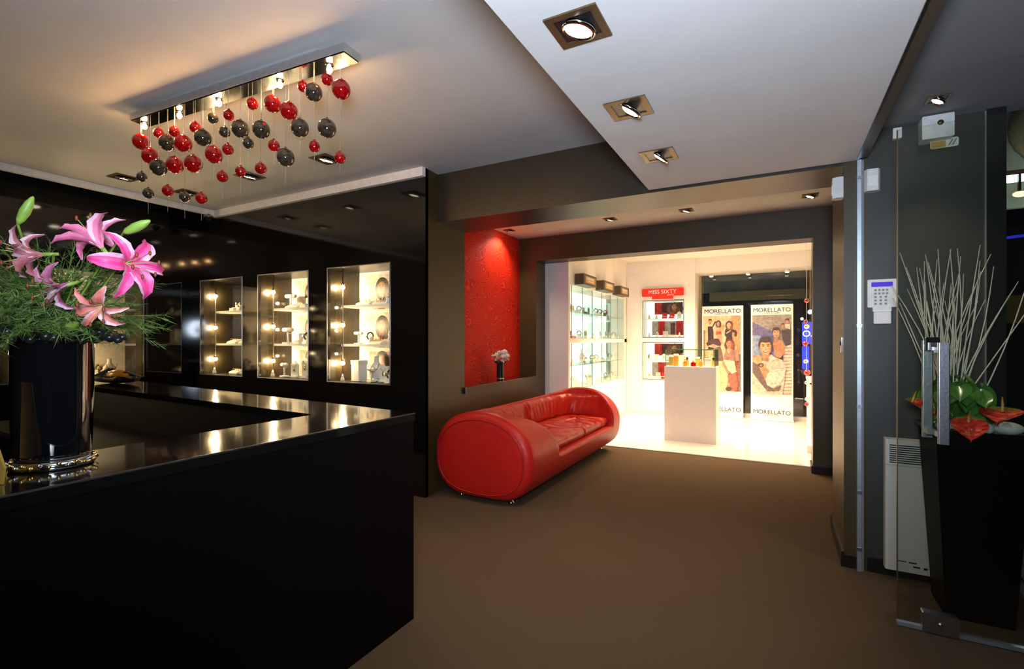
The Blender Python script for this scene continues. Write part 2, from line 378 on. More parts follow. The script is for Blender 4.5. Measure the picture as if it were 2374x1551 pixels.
obj('desk_shelf', MB().prism(off([(-1.93, .2), (-1.93, 1.6), (-5.2, 1.79), (-5.2, 1.3), (-2.6, 1.2), (-2.5, .2)]), .70, .73), M['front'], t)
obj('edge_strip', MB().prism(off([(-1.5445, -1.6), (-1.5445, 1.871), (-1.548, 1.871), (-1.548, -1.6)]), z-.004, z+.0008), M['steel'], t)

# ------------------------------------------------------------------ downlights
def downlight(name_lab, x, y, zc, s=.185, power=0, lm='lampd', aim=None, lx=0, ly=0, tilt=0.35, group=None, spot=75, lc=WARM2):
    t = thing('recessed_downlight', name_lab, 'ceiling light', (x, y, zc), group=group); h = s/2; b = s*.14
    fr = MB().box(-h, h, -h, -h+b, -.006, 0).box(-h, h, h-b, h, -.006, 0).box(-h, -h+b, -h+b, h-b, -.006, 0).box(h-b, h, -h+b, h-b, -.006, 0)
    obj('bezel', fr, M['bronze'], t)
    obj('housing', MB().box(-h+b, h-b, -h+b, h-b, -.0015, -.0002), M['black'], t)
    T = Matrix.Translation((lx, ly, -.010)) @ Matrix.Rotation(tilt, 4, 'Y')
    r = s*.27
    rim = MB().lathe([(r*1.22, .006), (r*1.25, -.006), (r*1.05, -.009), (r*1.0, .0)], n=24, M4=T)
    obj('reflector_ring', rim, M['chrome'], t)
    obj('lamp', MB().lathe([(r*1.0, .001), (r*1.0, -.003), (r*.5, -.006), (.004, -.007)], n=24, M4=T), M[lm], t)
    if power: light('SPOT', 'downlight_beam', (x+lx, y+ly, zc-.035), power, lc, .04, spot=spot, blend=.8, target=aim or (x, y, 0))
    return t
downlight('large square ceiling downlight nearest the camera, glaring', -.590, 1.558, 2.40, .18, 50, aim=(-.9, 1.9, 0), tilt=.25)
downlight('square ceiling downlight in the middle of the row of three', -.595, 2.214, 2.40, .185, 40, aim=(-1.0, 3.0, 0), tilt=.55)
downlight('square ceiling downlight farthest in the row of three', -.597, 2.859, 2.40, .185, 40, aim=(-1.1, 4.0, 0), tilt=.65)
downlight('lone square downlight in the shaded ceiling by the entrance door', .715, 3.232, 2.575, .10, 24, aim=(.76, 3.22, 0), tilt=.5)
downlight('small downlight under the chandelier, left corner of ceiling', -5.18, 2.23, 2.81, .19, 20, 'lampdim', tilt=.2, aim=(-5.6, 2.6, 0))
downlight('small downlight near the dome camera in the ceiling corner', -5.16, 2.76, 2.81, .19, 20, 'lampdim', tilt=.2, aim=(-5.2, 3.6, 0))
downlight('small downlight above the middle wall vitrine', -4.15, 2.75, 2.81, .19, 20, 'lampdim', tilt=.2, aim=(-4.1, 3.6, 0))
downlight('small downlight above the right wall vitrine', -3.215, 2.785, 2.81, .19, 24, 'lampdim', tilt=.2, aim=(-3.1, 3.6, 0))
downlight('alcove downlight above the sofa, leftmost', -1.63, 5.29, 2.68, .13, 24, 'lampdim', aim=(-2.3, 5.0, 0), spot=110, lc=WARM)
downlight('alcove downlight above the middle of the opening', -.83, 5.30, 2.68, .13, 16, 'lampdim', aim=(-.8, 5.2, 0), spot=110, lc=WARM)
downlight('alcove downlight beside the pier', .26, 5.30, 2.68, .13, 16, 'lampdim', aim=(.2, 5.0, 0), spot=110, lc=WARM)
downlight('alcove downlight washing the red wallpaper', -2.88, 5.25, 2.68, .11, 48, 'lampd', aim=(-3.02, 5.1, 1.2), spot=130)
for k, x in enumerate((-1.03, -.447, .131)):
    t = thing('surface_spotlight', ['left', 'middle', 'right'][k]+' small white spotlight over the shop window posters', 'ceiling light', (x, 9.25, 2.50))
    obj('body', MB().lathe([(.035, 0), (.04, -.04), (.03, -.05)], n=16), M['plastic'], t); obj('lamp', MB().lathe([(.026, -.05), (.024, -.054), (.002, -.056)], n=16), M['lampd'], t)

# ------------------------------------------------------------------ chandelier
ch = thing('bubble_chandelier', 'long chrome chandelier hung with red and smoked glass balls', 'chandelier', (-2.73, 1.698, 2.74))
a = R_(3.49); ca, sa = cos(a), sin(a)
def ROT(mb):
    mb.v = [(x*ca-y*sa, x*sa+y*ca, zz) for x, y, zz in mb.v]; return mb
obj('ceiling_plate', ROT(MB().box(-.89, .89, -.055, .055, 0, .042).box(-.7, .7, -.03, .03, .042, .0695).box(-.885, .885, -.05, .05, -.004, 0)), M['chrome'], ch)
L = lambda p: (p[0]+2.73, p[1]-1.698, p[2]-2.74)
for p in [(-3.563, 1.647, 2.712), (-3.205, 1.669, 2.712), (-2.837, 1.691, 2.712), (-2.343, 1.722, 2.712), (-1.992, 1.745, 2.712)]:
    q = L(p); b = obj('bulb', MB().ell(q, (.014, .014, .018), 12, 8), M['bulb'], ch)
    obj('socket', MB().lathe([(.02, -.008), (.022, -.004)], (q[0], q[1], 0), n=14), M['chrome'], b)
RB = [(-3.592, 1.645, 2.618, .04), (-3.511, 1.65, 2.515, .041), (-3.156, 1.671, 2.533, .041), (-3.259, 1.665, 2.422, .041), (-3.059, 1.677, 2.395, .041), (-2.891, 1.688, 2.427, .04), (-2.389, 1.718, 2.615, .036), (-2.283, 1.725, 2.563, .037), (-1.906, 1.748, 2.59, .038), (-3.419, 1.655, 2.643, .026), (-3.244, 1.666, 2.619, .025), (-3.062, 1.677, 2.615, .026), (-2.745, 1.697, 2.624, .024), (-2.565, 1.708, 2.656, .025), (-2.751, 1.696, 2.43, .025), (-2.395, 1.718, 2.396, .025), (-2.798, 1.693, 2.282, .025), (-2.662, 1.702, 2.296, .024), (-2.482, 1.713, 2.283, .025), (-3.331, 1.661, 2.273, .027), (-2.986, 1.682, 2.181, .026), (-2.181, 1.731, 2.669, .022), (-1.999, 1.742, 2.661, .024), (-2.099, 1.736, 2.343, .023), (-1.914, 1.747, 2.252, .023)]
DB = [(-3.335, 1.661, 2.571, .04), (-2.973, 1.683, 2.535, .039), (-2.664, 1.702, 2.536, .039), (-2.478, 1.713, 2.494, .038), (-2.202, 1.73, 2.458, .038), (-2.091, 1.737, 2.615, .036), (-2.012, 1.741, 2.421, .038), (-2.292, 1.724, 2.314, .038), (-3.425, 1.655, 2.432, .041), (-2.882, 1.688, 2.632, .024), (-2.796, 1.693, 2.542, .025), (-2.582, 1.707, 2.437, .024), (-3.603, 1.644, 2.396, .025), (-3.511, 1.65, 2.276, .026), (-3.162, 1.671, 2.213, .025)]
for lst, mm, lab in ((RB, 'ballr', 'red glass ball'), (DB, 'balld', 'smoked glass ball')):
    for i, p in enumerate(lst):
        q = list(L(p)); r = p[3]*1.2
        # alternate front/back rows on the plate
        dy = (.006 if (i+(mm == 'balld')) % 2 else -.006)
        k = 1+dy/p[1]*.9; q[1] += dy; q[0] += dy*p[0]/p[1]*.0
        b = obj('glass_ball', MB().ell(q, (r, r, r*1.05), 20, 12).lathe([(.008, 0), (.006, .008)], (q[0], q[1], q[2]+r), n=8), M[mm], ch, label=lab)
        zb = -random.choice([.03, .06, .10, .16]) if i % 3 == 0 else 0
        obj('wire', MB().tube([(q[0], q[1], -.002), (q[0], q[1], q[2]+r+.004)], .0014, 5), M['wire'], b)
        obj('wire_end', MB().tube([(q[0], q[1], q[2]-r), (q[0], q[1], q[2]-r-.10-zb)], .0010, 5), M['wire'], b)

# dome camera in the corner
t = thing('dome_camera', 'small black dome camera in the ceiling corner', 'camera', (-5.60, 3.22, 2.735))
obj('base', MB().lathe([(.045, .0), (.05, -.015)], n=20), M['grey'], t); obj('dome', MB().ell((0, 0, -.018), (.038, .038, .036), 16, 8), M['blackg'], t)

# ------------------------------------------------------------------ display goods (prototypes, local coordinates, front = -Y)
def P_jewelbox(m='whitep', inner='cream'):
    t = thing('jewellery_box', '', 'box'); obj('case', MB().rbox(-.04, .04, -.035, .035, 0, .03, r=.005), M[m], t)
    obj('lid', MB().box(-.04, .04, .034, .040, .03, .095), M[m], t); obj('cushion', MB().ell((0, 0, .03), (.032, .027, .010)), M[inner], t); return t
def P_bust(m='whitep'):
    t = thing('necklace_bust', '', 'display stand')
    mb = MB(); rows = []
    for j in range(9):
        zz = .02+.17*j/8; ww = [.045, .055, .065, .070, .062, .04, .022, .020, .021][j]; d = [.02, .028, .036, .036, .03, .022, .018, .018, .018][j]
        rows.append([(ww*cos(2*pi*i/16), d*sin(2*pi*i/16)*.9, zz) for i in range(17)])
    mb.grid(rows); mb.lathe([(.021, .19), (.002, .192)], n=16); obj('torso', mb, M[m], t)
    obj('foot', MB().lathe([(.04, 0), (.04, .008), (.012, .02)], n=16), M[m], t)
    obj('necklace', MB().tube([(.055*cos(pi+pi*i/10), -.036-.004*sin(pi*i/10), .135+.06*sin(pi+pi*i/10)) for i in range(11)], .003, 5), M['gold'], t); return t
def P_tbar(m='whitep'):
    t = thing('bracelet_stand', '', 'display stand'); obj('base', MB().rbox(-.035, .035, -.03, .03, 0, .012, r=.006), M[m], t)
    obj('post', MB().lathe([(.008, .012), (.007, .10)], n=12), M[m], t)
    obj('bar', MB().lathe([(.014, -.05), (.016, -.045), (.016, .045), (.014, .05)], (0, 0, .108), n=14, M4=Matrix.Rotation(pi/2, 4, 'Y')), M[m], t)
    obj('bracelet', MB().tube([(.02+0*i, .021*cos(i*pi/6), .104+.026*sin(i*pi/6)) for i in range(12)], .003, 5, closed=True), M['gold'], t); return t
def P_house(m='whitep'):
    t = thing('pendant_card', '', 'display card'); obj('card', MB().prism([(-.035, 0), (.035, 0), (.035, .085), (0, .11), (-.035, .085)], -.004, .004, axis='y'), M[m], t)
    obj('pendant', MB().ell((0, -.009, .05), (.008, .004, .014), 8, 6).tube([(-.02, -.006, .088), (0, -.007, .064), (.02, -.006, .088)], .0015, 4), M['gold'], t)
    obj('foot', MB().rbox(-.03, .03, -.02, .025, -.0, .006, r=.003), M[m], t); return t
def P_tray(m='whitep'):
    t = thing('ring_tray', '', 'tray'); obj('tray_base', MB().prism([(-.03, 0), (.03, 0), (.03, .035), (-.03, .012)], -.07, .07, axis='x'), M[m], t)
    for k in range(4): obj('ring', MB().tube([(-.05+.033*k, .009*cos(i*pi/4), .032+.010*sin(i*pi/4)) for i in range(8)], .0022, 4, closed=True), M['gold'], t)
    return t
def P_watch(m='whitep', wm='steel'):
    t = thing('watch_on_stand', '', 'watch'); obj('stand', MB().prism([(-.03, 0), (.03, 0), (.022, .06), (-.006, .06)], -.025, .025, axis='x'), M[m], t)
    b = obj('strap', MB().tube([(0, .005+.028*cos(i*pi/6), .065+.032*sin(i*pi/6)) for i in range(12)], .006, 6, closed=True), M['black'], t)
    obj('dial', MB().lathe([(.018, 0), (.018, .007), (.012, .009)], (0, -.03, .07), n=16, M4=Matrix.Rotation(R_(70), 4, 'X')), M[wm], t); return t
def P_cone(m='whitep'):
    t = thing('ring_cone', '', 'display stand'); obj('cone', MB().lathe([(.022, 0), (.020, .02), (.006, .07), (.003, .075)], n=14), M[m], t)
    obj('ring', MB().tube([(.013*cos(i*pi/4), .013*sin(i*pi/4), .045) for i in range(8)], .003, 4, closed=True), M['gold'], t); return t
def P_perfume(m='orange', cap='gold', h=.09, w=.05):
    t = thing('perfume_bottle', '', 'bottle'); obj('flacon', MB().rbox(-w/2, w/2, -.015, .015, 0, h*.62, r=.008).lathe([(.012, h*.62), (.010, h*.68)], n=12), M[m], t)
    obj('cap', MB().lathe([(.012, h*.68), (.013, h*.92), (.008, h)], n=12), M[cap], t); return t
def P_giftbox(m='goldc', w=.05, d=.04, h=.12):
    t = thing('carton', '', 'box'); obj('carton_body', MB().rbox(-w/2, w/2, -d/2, d/2, 0, h*.8, r=.003), M[m], t); obj('lid', MB().rbox(-w/2-.002, w/2+.002, -d/2-.002, d/2+.002, h*.8, h, r=.003), M['whitep' if m != 'whitep' else 'cream'], t); return t
PROTO = dict(box=P_jewelbox(), rbox=P_jewelbox('redcard', 'whitep'), bust=P_bust(), tbar=P_tbar(), house=P_house(), tray=P_tray(), watch=P_watch(), cone=P_cone(),
             perf=P_perfume(), perfy=P_perfume('goldc', 'black', .11, .04), perfr=P_perfume('ballr', 'gold', .07, .055), gift=P_giftbox(), gifto=P_giftbox('orange', .06, .05, .17), giftw=P_giftbox('whitep', .06, .05, .10), bustc=P_bust('cream'), trayc=P_tray('cream'), boxc=P_jewelbox('cream', 'whitep'), watchc=P_watch('cream', 'gold'))
NM = dict(box='open white box', rbox='open red box', bust='white necklace bust', tbar='white bracelet stand', house='white pendant card', tray='white ring tray', watch='watch on white stand', cone='white ring cone',
          perf='amber perfume bottle', perfy='slim gold perfume bottle', perfr='red perfume bottle', gift='gold perfume carton', gifto='tall orange carton', giftw='small white carton', bustc='cream necklace bust', trayc='cream ring tray', boxc='open cream box', watchc='watch on cream stand')
used = set()
def put(kind, loc, where, rz=0, scale=1, group=None):
    p = PROTO[kind]
    if kind in used: c = copy_tree(p)
    else: c = p; used.add(kind)
    c.location = loc; c.rotation_euler = (0, 0, rz); c.scale = (scale,)*3
    c['label'] = NM[kind]+' '+where; c['group'] = group or 'display goods'
    return c

# ------------------------------------------------------------------ flat printed people
def C8(*c): return lin(c)
class Print:
    """flat print: coloured polygons in layers, in picture pixels mapped to a board"""
    def __init__(s, x0, x1, y0, y1, wd, ht): s.mb = MB(); s.k = 0; s.m = lambda x, y: ((x-x0)/(x1-x0)*wd-wd/2, (y1-y)/(y1-y0)*ht)
    def poly(s, pts, col):
        s.k += 1; yy = -.0004*s.k; vs = []
        for p in pts: u, v = s.m(*p); vs.append((u, yy, v))
        s.mb.add(vs, [tuple(range(len(vs)))], col=C8(*col)); return s
    def rect(s, x0, y0, x1, y1, col): return s.poly([(x0, y1), (x1, y1), (x1, y0), (x0, y0)], col)
    def el(s, cx, cy, rx, ry, col, rot=0, n=20):
        c, q = cos(rot), sin(rot)
        return s.poly([(cx+rx*cos(2*pi*i/n)*c-ry*sin(2*pi*i/n)*q, cy+rx*cos(2*pi*i/n)*q+ry*sin(2*pi*i/n)*c) for i in range(n)][::-1], col)
    def line(s, pts, wd, col):
        for (x0, y0), (x1, y1) in zip(pts[:-1], pts[1:]):
            l = math.hypot(x1-x0, y1-y0) or 1; nx, ny = -(y1-y0)/l*wd/2, (x1-x0)/l*wd/2
            s.poly([(x0+nx, y0+ny), (x1+nx, y1+ny), (x1-nx, y1-ny), (x0-nx, y0-ny)], col)
        return s
    def face(s, cx, cy, r, skin, hair, long=0, smile=False, dark=(60, 35, 30)):
        if long: s.el(cx+r*.15, cy+r*.35, r*1.5, r*1.9, hair); s.el(cx+r*.9, cy+r*.9, r*.7, r*1.4, tuple(int(v*1.25) for v in hair))
        s.poly([(cx-r*.5, cy+r*.6), (cx-r*.5, cy+r*1.7), (cx+r*.5, cy+r*1.7), (cx+r*.5, cy+r*.6)][::1], tuple(int(v*.85) for v in skin))
        s.el(cx, cy-r*.28, r*1.02, r*1.15, hair); s.el(cx, cy+r*.12, r*.82, r*1.12, tuple(int(v*.82) for v in skin)); s.el(cx-r*.07, cy+r*.10, r*.72, r*1.02, skin); s.el(cx-r*.15, cy+r*.0, r*.48, r*.70, tuple(min(255, int(v*1.08)) for v in skin))
        if not long: s.el(cx, cy-r*1.0, r*.86, r*.42, hair)
        else: s.poly([(cx-r*.8, cy-.2*r), (cx-r*.2, cy-r*.8), (cx+r*.7, cy-r*.9), (cx, cy-r*1.3), (cx-r*.8, cy-r)], hair)
        for q in (-1, 1):
            s.el(cx+q*r*.34, cy-r*.10, r*.17, r*.07, dark); s.line([(cx+q*r*.15, cy-r*.28), (cx+q*r*.55, cy-r*.32)], r*.08, dark)
        s.line([(cx, cy-.05*r), (cx-r*.07, cy+r*.33), (cx+r*.1, cy+r*.36)], r*.06, tuple(int(v*.7) for v in skin))
        if smile: s.el(cx, cy+r*.66, r*.36, r*.15, (150, 60, 50)); s.el(cx, cy+r*.63, r*.28, r*.08, (250, 245, 235))
        else: s.el(cx, cy+r*.66, r*.24, r*.09, (170, 60, 60))
        return s
def portrait(s, cx, cy, r, bg=None):
    sk = (175, 105, 75); s.poly([(cx-r*1.9, cy+r*3.6), (cx-r*1.5, cy+r*1.9), (cx-r*.4, cy+r*1.4), (cx+r*.5, cy+r*1.4), (cx+r*1.7, cy+r*2.0), (cx+r*2, cy+r*3.6)][::1], (236, 205, 180))
    s.poly([(cx-r*.4, cy+r*1.2), (cx-r*.7, cy+r*3.6), (cx+r*.7, cy+r*3.6), (cx+r*.5, cy+r*1.2)], sk)
    s.face(cx, cy, r, sk, (38, 20, 14), long=1)
    s.line([(cx-r*.45, cy+r*1.5), (cx-r*.1, cy+r*2.6), (cx+r*.45, cy+r*1.6)], r*.14, (150, 80, 60)); return s
def photo_panel(parent, wd, ht, x, y, zz, variant=0):
    s = Print(0, 100, 0, 100*ht/wd, wd, ht); H_ = 100*ht/wd
    s.rect(0, 0, 100, H_, (250, 240, 220))
    s.rect(14, H_*.12, 100, H_, (240, 215, 190) if variant == 0 else (215, 165, 140))
    portrait(s, 48, H_*.40, H_*.20)
    if variant == 0: s.el(88, H_*.5, 12, H_*.34, (95, 60, 45)); s.el(93, H_*.45, 9, H_*.2, (215, 150, 115))
    s.mb.v = [(a+x, b+y, c+zz) for a, b, c in s.mb.v]
    o = obj('photo_print', s.mb, M['print'], parent); return o

# ------------------------------------------------------------------ wall vitrines
SH = (.945, 1.302, 1.688)
def vitrine(lab, loc, rz, wd, backm, contents, where, posters):
    """local: opening along +X from 0..wd, +Y into the wall"""
    t = thing('wall_vitrine', lab, 'display case', loc, rz); D = .42
    z0, z1 = VZ[0]-loc[2], VZ[1]-loc[2]
    obj('carcass', MB().box(-.02, 0, .041, D, z0-.02, z1+.02).box(wd, wd+.02, .041, D, z0-.02, z1+.02).box(0, wd, .041, D, z0-.02, z0).box(0, wd, .041, D, z1, z1+.02), M['casein'], t)
    obj('back_panel', MB().box(0, wd, D, D+.015, z0, z1), M[backm], t)
    obj('frame', MB().box(0, .008, -.004, .0, z0, z1).box(wd-.008, wd, -.004, 0, z0, z1).box(.008, wd-.008, -.004, 0, z0, z0+.008).box(.008, wd-.008, -.004, 0, z1-.008, z1), M['steel'], t)
    obj('glass_pane', MB().box(.008, wd-.008, .008, .013, z0+.001, z1-.001), M['glass'], t)
    for s_ in SH[1:]:
        sh = obj('shelf', MB().box(.003, wd-.003, .175, D-.002, s_-.022-loc[2], s_-loc[2]), M['whitep' if posters else 'cream'], t)
    pole = obj('lamp_pole', MB().lathe([(.006, z0), (.006, z1)], (.05, .15, 0), n=8), M['steel'], t)
    for k, zz in enumerate((1.115, 1.49, 1.865)):
        obj('lamp_head', MB().lathe([(.016, 0), (.02, .02), (.006, .03)], (.05, .15, zz+.016-loc[2]), n=10), M['chrome'], t)
        obj('halogen_lamp', MB().ell((.05, .15, zz-loc[2]), .019, 12, 8), M['bulbv'], t)
    cr, sr = cos(rz), sin(rz)
    for lev, items in enumerate(contents):
        zz = SH[lev]+.001
        if posters and posters[lev]:
            photo_panel(t, .50, .315, .05+.27, D-.004, zz-loc[2]+.004, posters[lev]-1)
        for (kd, lx, ly, sc) in items:
            put(kd, (loc[0]+lx*cr-ly*sr, loc[1]+lx*sr+ly*cr, zz), ['bottom', 'middle', 'top'][lev]+' level of the '+where+', '+('left' if lx < wd*.3 else 'centre-left' if lx < wd*.5 else 'centre-right' if lx < wd*.7 else 'right')+(' front' if ly < .26 else ' rear'), rz+random.uniform(-.25, .25), sc, 'display goods in the wall vitrines')
    return t
vitrine('right-hand wall vitrine, white inside, nearest the red recess', (V[2][0], 3.33, 0), 0, V[2][1]-V[2][0], 'whitep',
        [[('giftw', .22, .20, 2.0), ('bust', .38, .27, 1.25), ('tbar', .42, .16, 1.1), ('house', .54, .2, 1.5), ('box', .52, .30, 1.5), ('bust', .68, .27, 1.35), ('watch', .66, .14, 1.2), ('cone', .10, .10, .9)],
         [('tbar', .16, .25, 1.0), ('watch', .30, .26, 1.2), ('trayc', .42, .24, 1.3), ('bust', .62, .27, 1.2), ('box', .50, .32, 1.1)],
         [('tray', .24, .26, 1.3), ('tray', .46, .27, 1.4), ('bust', .68, .28, 1.2), ('cone', .60, .20, 1.3)]], 'right-hand vitrine', [2, 1, 1])
vitrine('middle wall vitrine with photo cards at the right', (V[1][0], 3.33, 0), 0, V[1][1]-V[1][0], 'whitep',
        [[('cone', .08, .12, 1.0), ('tbar', .22, .16, 1.2), ('house', .34, .20, 1.6), ('house', .49, .22, 2.0), ('bust', .68, .32, 1.4), ('box', .66, .16, 1.3)],
         [('tbar', .20, .22, 1.4), ('box', .34, .25, 1.2), ('watch', .46, .25, 1.2), ('tray', .62, .24, 1.3)],
         [('tray', .26, .24, 1.2), ('box', .42, .27, 1.2), ('tbar', .14, .30, 1.3), ('bust', .60, .28, 1.1)]], 'middle vitrine', [2, 1, 1])
vitrine('left-hand wall vitrine of the back wall, dark inside', (V[0][0], 3.33, 0), 0, V[0][1]-V[0][0], 'gloss',
        [[('trayc', .30, .25, 1.4), ('cone', .08, .12, 1.0), ('trayc', .55, .25, 1.5), ('tbar', .45, .30, 1.0)],
         [('trayc', .26, .25, 1.4), ('trayc', .48, .26, 1.4), ('giftw', .68, .28, 1.8)],
         [('boxc', .26, .25, 1.1), ('watchc', .38, .24, 1.1), ('boxc', .56, .28, 1.3), ('cone', .70, .25, 1.2)]], 'dark left-hand vitrine', None)
for k, (y0, y1) in enumerate(LV[:2]):
    vitrine(['left wall vitrine behind the bouquet', 'left wall vitrine at the edge of the picture'][k], (-6.15, y0, 0), pi/2, y1-y0, 'cream' if k == 0 else 'gloss',
        [[('boxc', .30, .25, 1.5), ('watchc', .46, .2, 1.4), ('bustc', .60, .3, 1.0)],
         [('bustc', .25, .28, 1.1), ('bustc', .45, .25, 1.2), ('boxc', .63, .25, 1.2)],
         [('trayc', .3, .25, 1.4), ('watchc', .5, .25, 1.3), ('boxc', .66, .25, 1.3)]], ['left wall vitrine', 'far-left edge vitrine'][k], None)

# ------------------------------------------------------------------ far room: glass wall cases
bays = [(6.21, 7.03), (7.05, 7.95), (7.97, 8.79)]
bn = ['nearest', 'middle', 'farthest']
for k, (y0, y1) in enumerate(bays):
    for lv, (z0, z1) in enumerate(((.665, 1.298), (1.362, 2.085))):
        t = thing('glass_wall_case', bn[k]+(' lower' if lv == 0 else ' upper')+' glass case in the white left wall of the far room', 'display case', (-2.45, y0, z0)); W_ = y1-y0; Hh = z1-z0
        obj('back_panel', MB().box(-.345, -.335, .01, W_-.01, .002, Hh-.002), M['glowcase'], t)
        obj('side_panel', MB().box(-.33, -.002, .0, .008, .002, Hh-.002), M['glassg'], t); obj('side_panel', MB().box(-.33, -.002, W_-.008, W_, .002, Hh-.002), M['glassg'], t)
        obj('glass_door', MB().box(-.002, .004, .002, W_/2-.002, .002, Hh-.002), M['glassg'], t)
        obj('glass_door', MB().box(-.002, .004, W_/2+.002, W_-.002, .002, Hh-.002), M['glassg'], t)
        obj('glass_edge', MB().box(-.003, .006, -.004, .003, .0, Hh).box(-.003, .005, W_/2-.002, W_/2+.002, 0, Hh).box(-.003, .005, 0, W_, .0, .004), M['glassedge'], t)
        obj('lock', MB().lathe([(.012, 0), (.012, .01)], (.006, W_/2, .03), n=10, M4=Matrix.Rotation(pi/2, 4, 'Y')), M['chrome'], t)
        obj('shelf', MB().box(-.33, -.03, .01, W_-.01, Hh*.5, Hh*.5+.008), M['glassg'], t)
        for sl in range(2):
            zz = z0+.003 if sl == 0 else z0+Hh*.5+.009
            n = 4
            for i in range(n):
                kd = random.choice(['watch', 'watchc', 'box', 'tray', 'bust', 'house', 'rbox', 'cone'] if sl or lv else ['boxc', 'trayc', 'watchc', 'box', 'bustc', 'tbar'])
                put(kd, (-2.59+random.uniform(-.05, .03), y0+W_*(i+.6)/(n+.2), zz), ['lower', 'upper'][sl]+' shelf of '+bn[k]+[' lower', ' upper'][lv]+' glass case, '+['first', 'second', 'third', 'fourth'][i]+' along', -pi/2+random.uniform(-.2, .2) if 0 else pi/2+random.uniform(-.2, .2), 1.15, 'display goods in the far glass cases')
    t = thing('sign_box', 'small brown brand sign box above the '+bn[k]+' upper glass case', 'sign', (-2.45, (y0+y1)/2-.02, 2.10))
    obj('sign_body', MB().rbox(.0, .13, -.27, .27, .0, .15, r=.01, axis='x'), M['rail'], t)
    obj('face_panel', MB().box(.13, .133, -.20, .20, .03, .12), M['goldc'], t)
    mb = MB()
    for i in range(5): mb.box(.133, .135, -.13+.055*i, -.095+.055*i, .075, .108)
    mb.box(.133, .135, -.12, .12, .05, .06); obj('worn_lettering', mb, M['whitep'], t)
# red brand case on the back wall
for lv, (z0, z1) in enumerate(((.635, 1.295), (1.385, 2.045))):
    t = thing('brand_case', ['lower', 'upper'][lv]+' glass case with red displays on the back wall of the far room', 'display case', (-2.155, 8.95, z0)); Hh = z1-z0; W_ = .71
    obj('carcass', MB().box(0, .01, .005, .30, 0, Hh).box(W_-.01, W_, .005, .30, 0, Hh).box(.01, W_-.01, .005, .3, 0, .01).box(.01, W_-.01, .005, .3, Hh-.01, Hh), M['white'], t)
    obj('back_panel', MB().box(.01, W_-.01, .29, .30, .01, Hh-.01), M['glowcase'], t)
    obj('glass_door', MB().box(.012, W_/2-.002, -.002, .004, .01, Hh-.01), M['glassg'], t); obj('glass_door', MB().box(W_/2+.002, W_-.012, -.002, .004, .01, Hh-.01), M['glassg'], t)
    obj('glass_edge', MB().box(0, .008, -.006, .0, 0, Hh).box(W_-.008, W_, -.006, 0, 0, Hh).box(0, W_, -.006, 0, 0, .008).box(0, W_, -.006, 0, Hh-.008, Hh), M['steel'], t)
    obj('shelf', MB().box(.012, W_-.012, .03, .28, Hh*.5, Hh*.5+.01), M['whitep'], t)
    s = Print(0, 100, 0, 44, .50, .22); s.rect(0, 0, 100, 44, (95, 50, 55)); s.rect(0, 0, 26, 44, (225, 40, 30)); s.el(72, 24, 30, 20, (150, 95, 60)); s.face(70, 16, 11, (225, 165, 120), (120, 70, 40), long=1); s.rect(92, 0, 100, 44, (70, 70, 55))
    s.mb.v = [(a_+.40, b_+.286, c_+Hh*.5+.09) for a_, b_, c_ in s.mb.v]; obj('photo_print', s.mb, M['print'], t)
    s = Print(0, 100, 0, 60, .55, .26); s.rect(0, 0, 100, 60, (205, 190, 180)); s.rect(20, 0, 42, 60, (215, 40, 32)); s.rect(78, 0, 100, 60, (220, 42, 32)); s.rect(60, 8, 74, 60, (120, 60, 60))
    s.mb.v = [(a_+.38, b_+.286, c_+.04) for a_, b_, c_ in s.mb.v]; obj('photo_print', s.mb, M['print'], t)
    for sl in range(2):
        for i in range(5):
            kd = random.choice(['box', 'rbox', 'watch', 'tray', 'cone', 'house'])
            put(kd, (-2.155+W_*(i+.7)/5.4, 8.95+random.uniform(.09, .2), z0+(.011 if sl == 0 else Hh*.5+.011)), ['lower', 'upper'][sl]+' shelf of '+['lower', 'upper'][lv]+' red case, '+['first', 'second', 'third', 'fourth', 'fifth'][i]+' from left', random.uniform(-.2, .2), 1.1, 'display goods in the red case')
t = thing('red_brand_sign', 'red sign with white lettering above the upper red case', 'sign', (-1.80, 8.95, 2.065))
obj('sign_board', MB().rbox(-.36, .36, -.045, -.002, .05, .19, r=.02, axis='y').box(-.18, .18, -.04, -.002, .0, .05), M['redsign'], t)
text('MISS SIXTY', .10, M['whitep'], t, (0, -.047, .125), (pi/2, 0, 0)); text('jewels', .045, M['whitep'], t, (.14, -.047, .07), (pi/2, 0, 0))
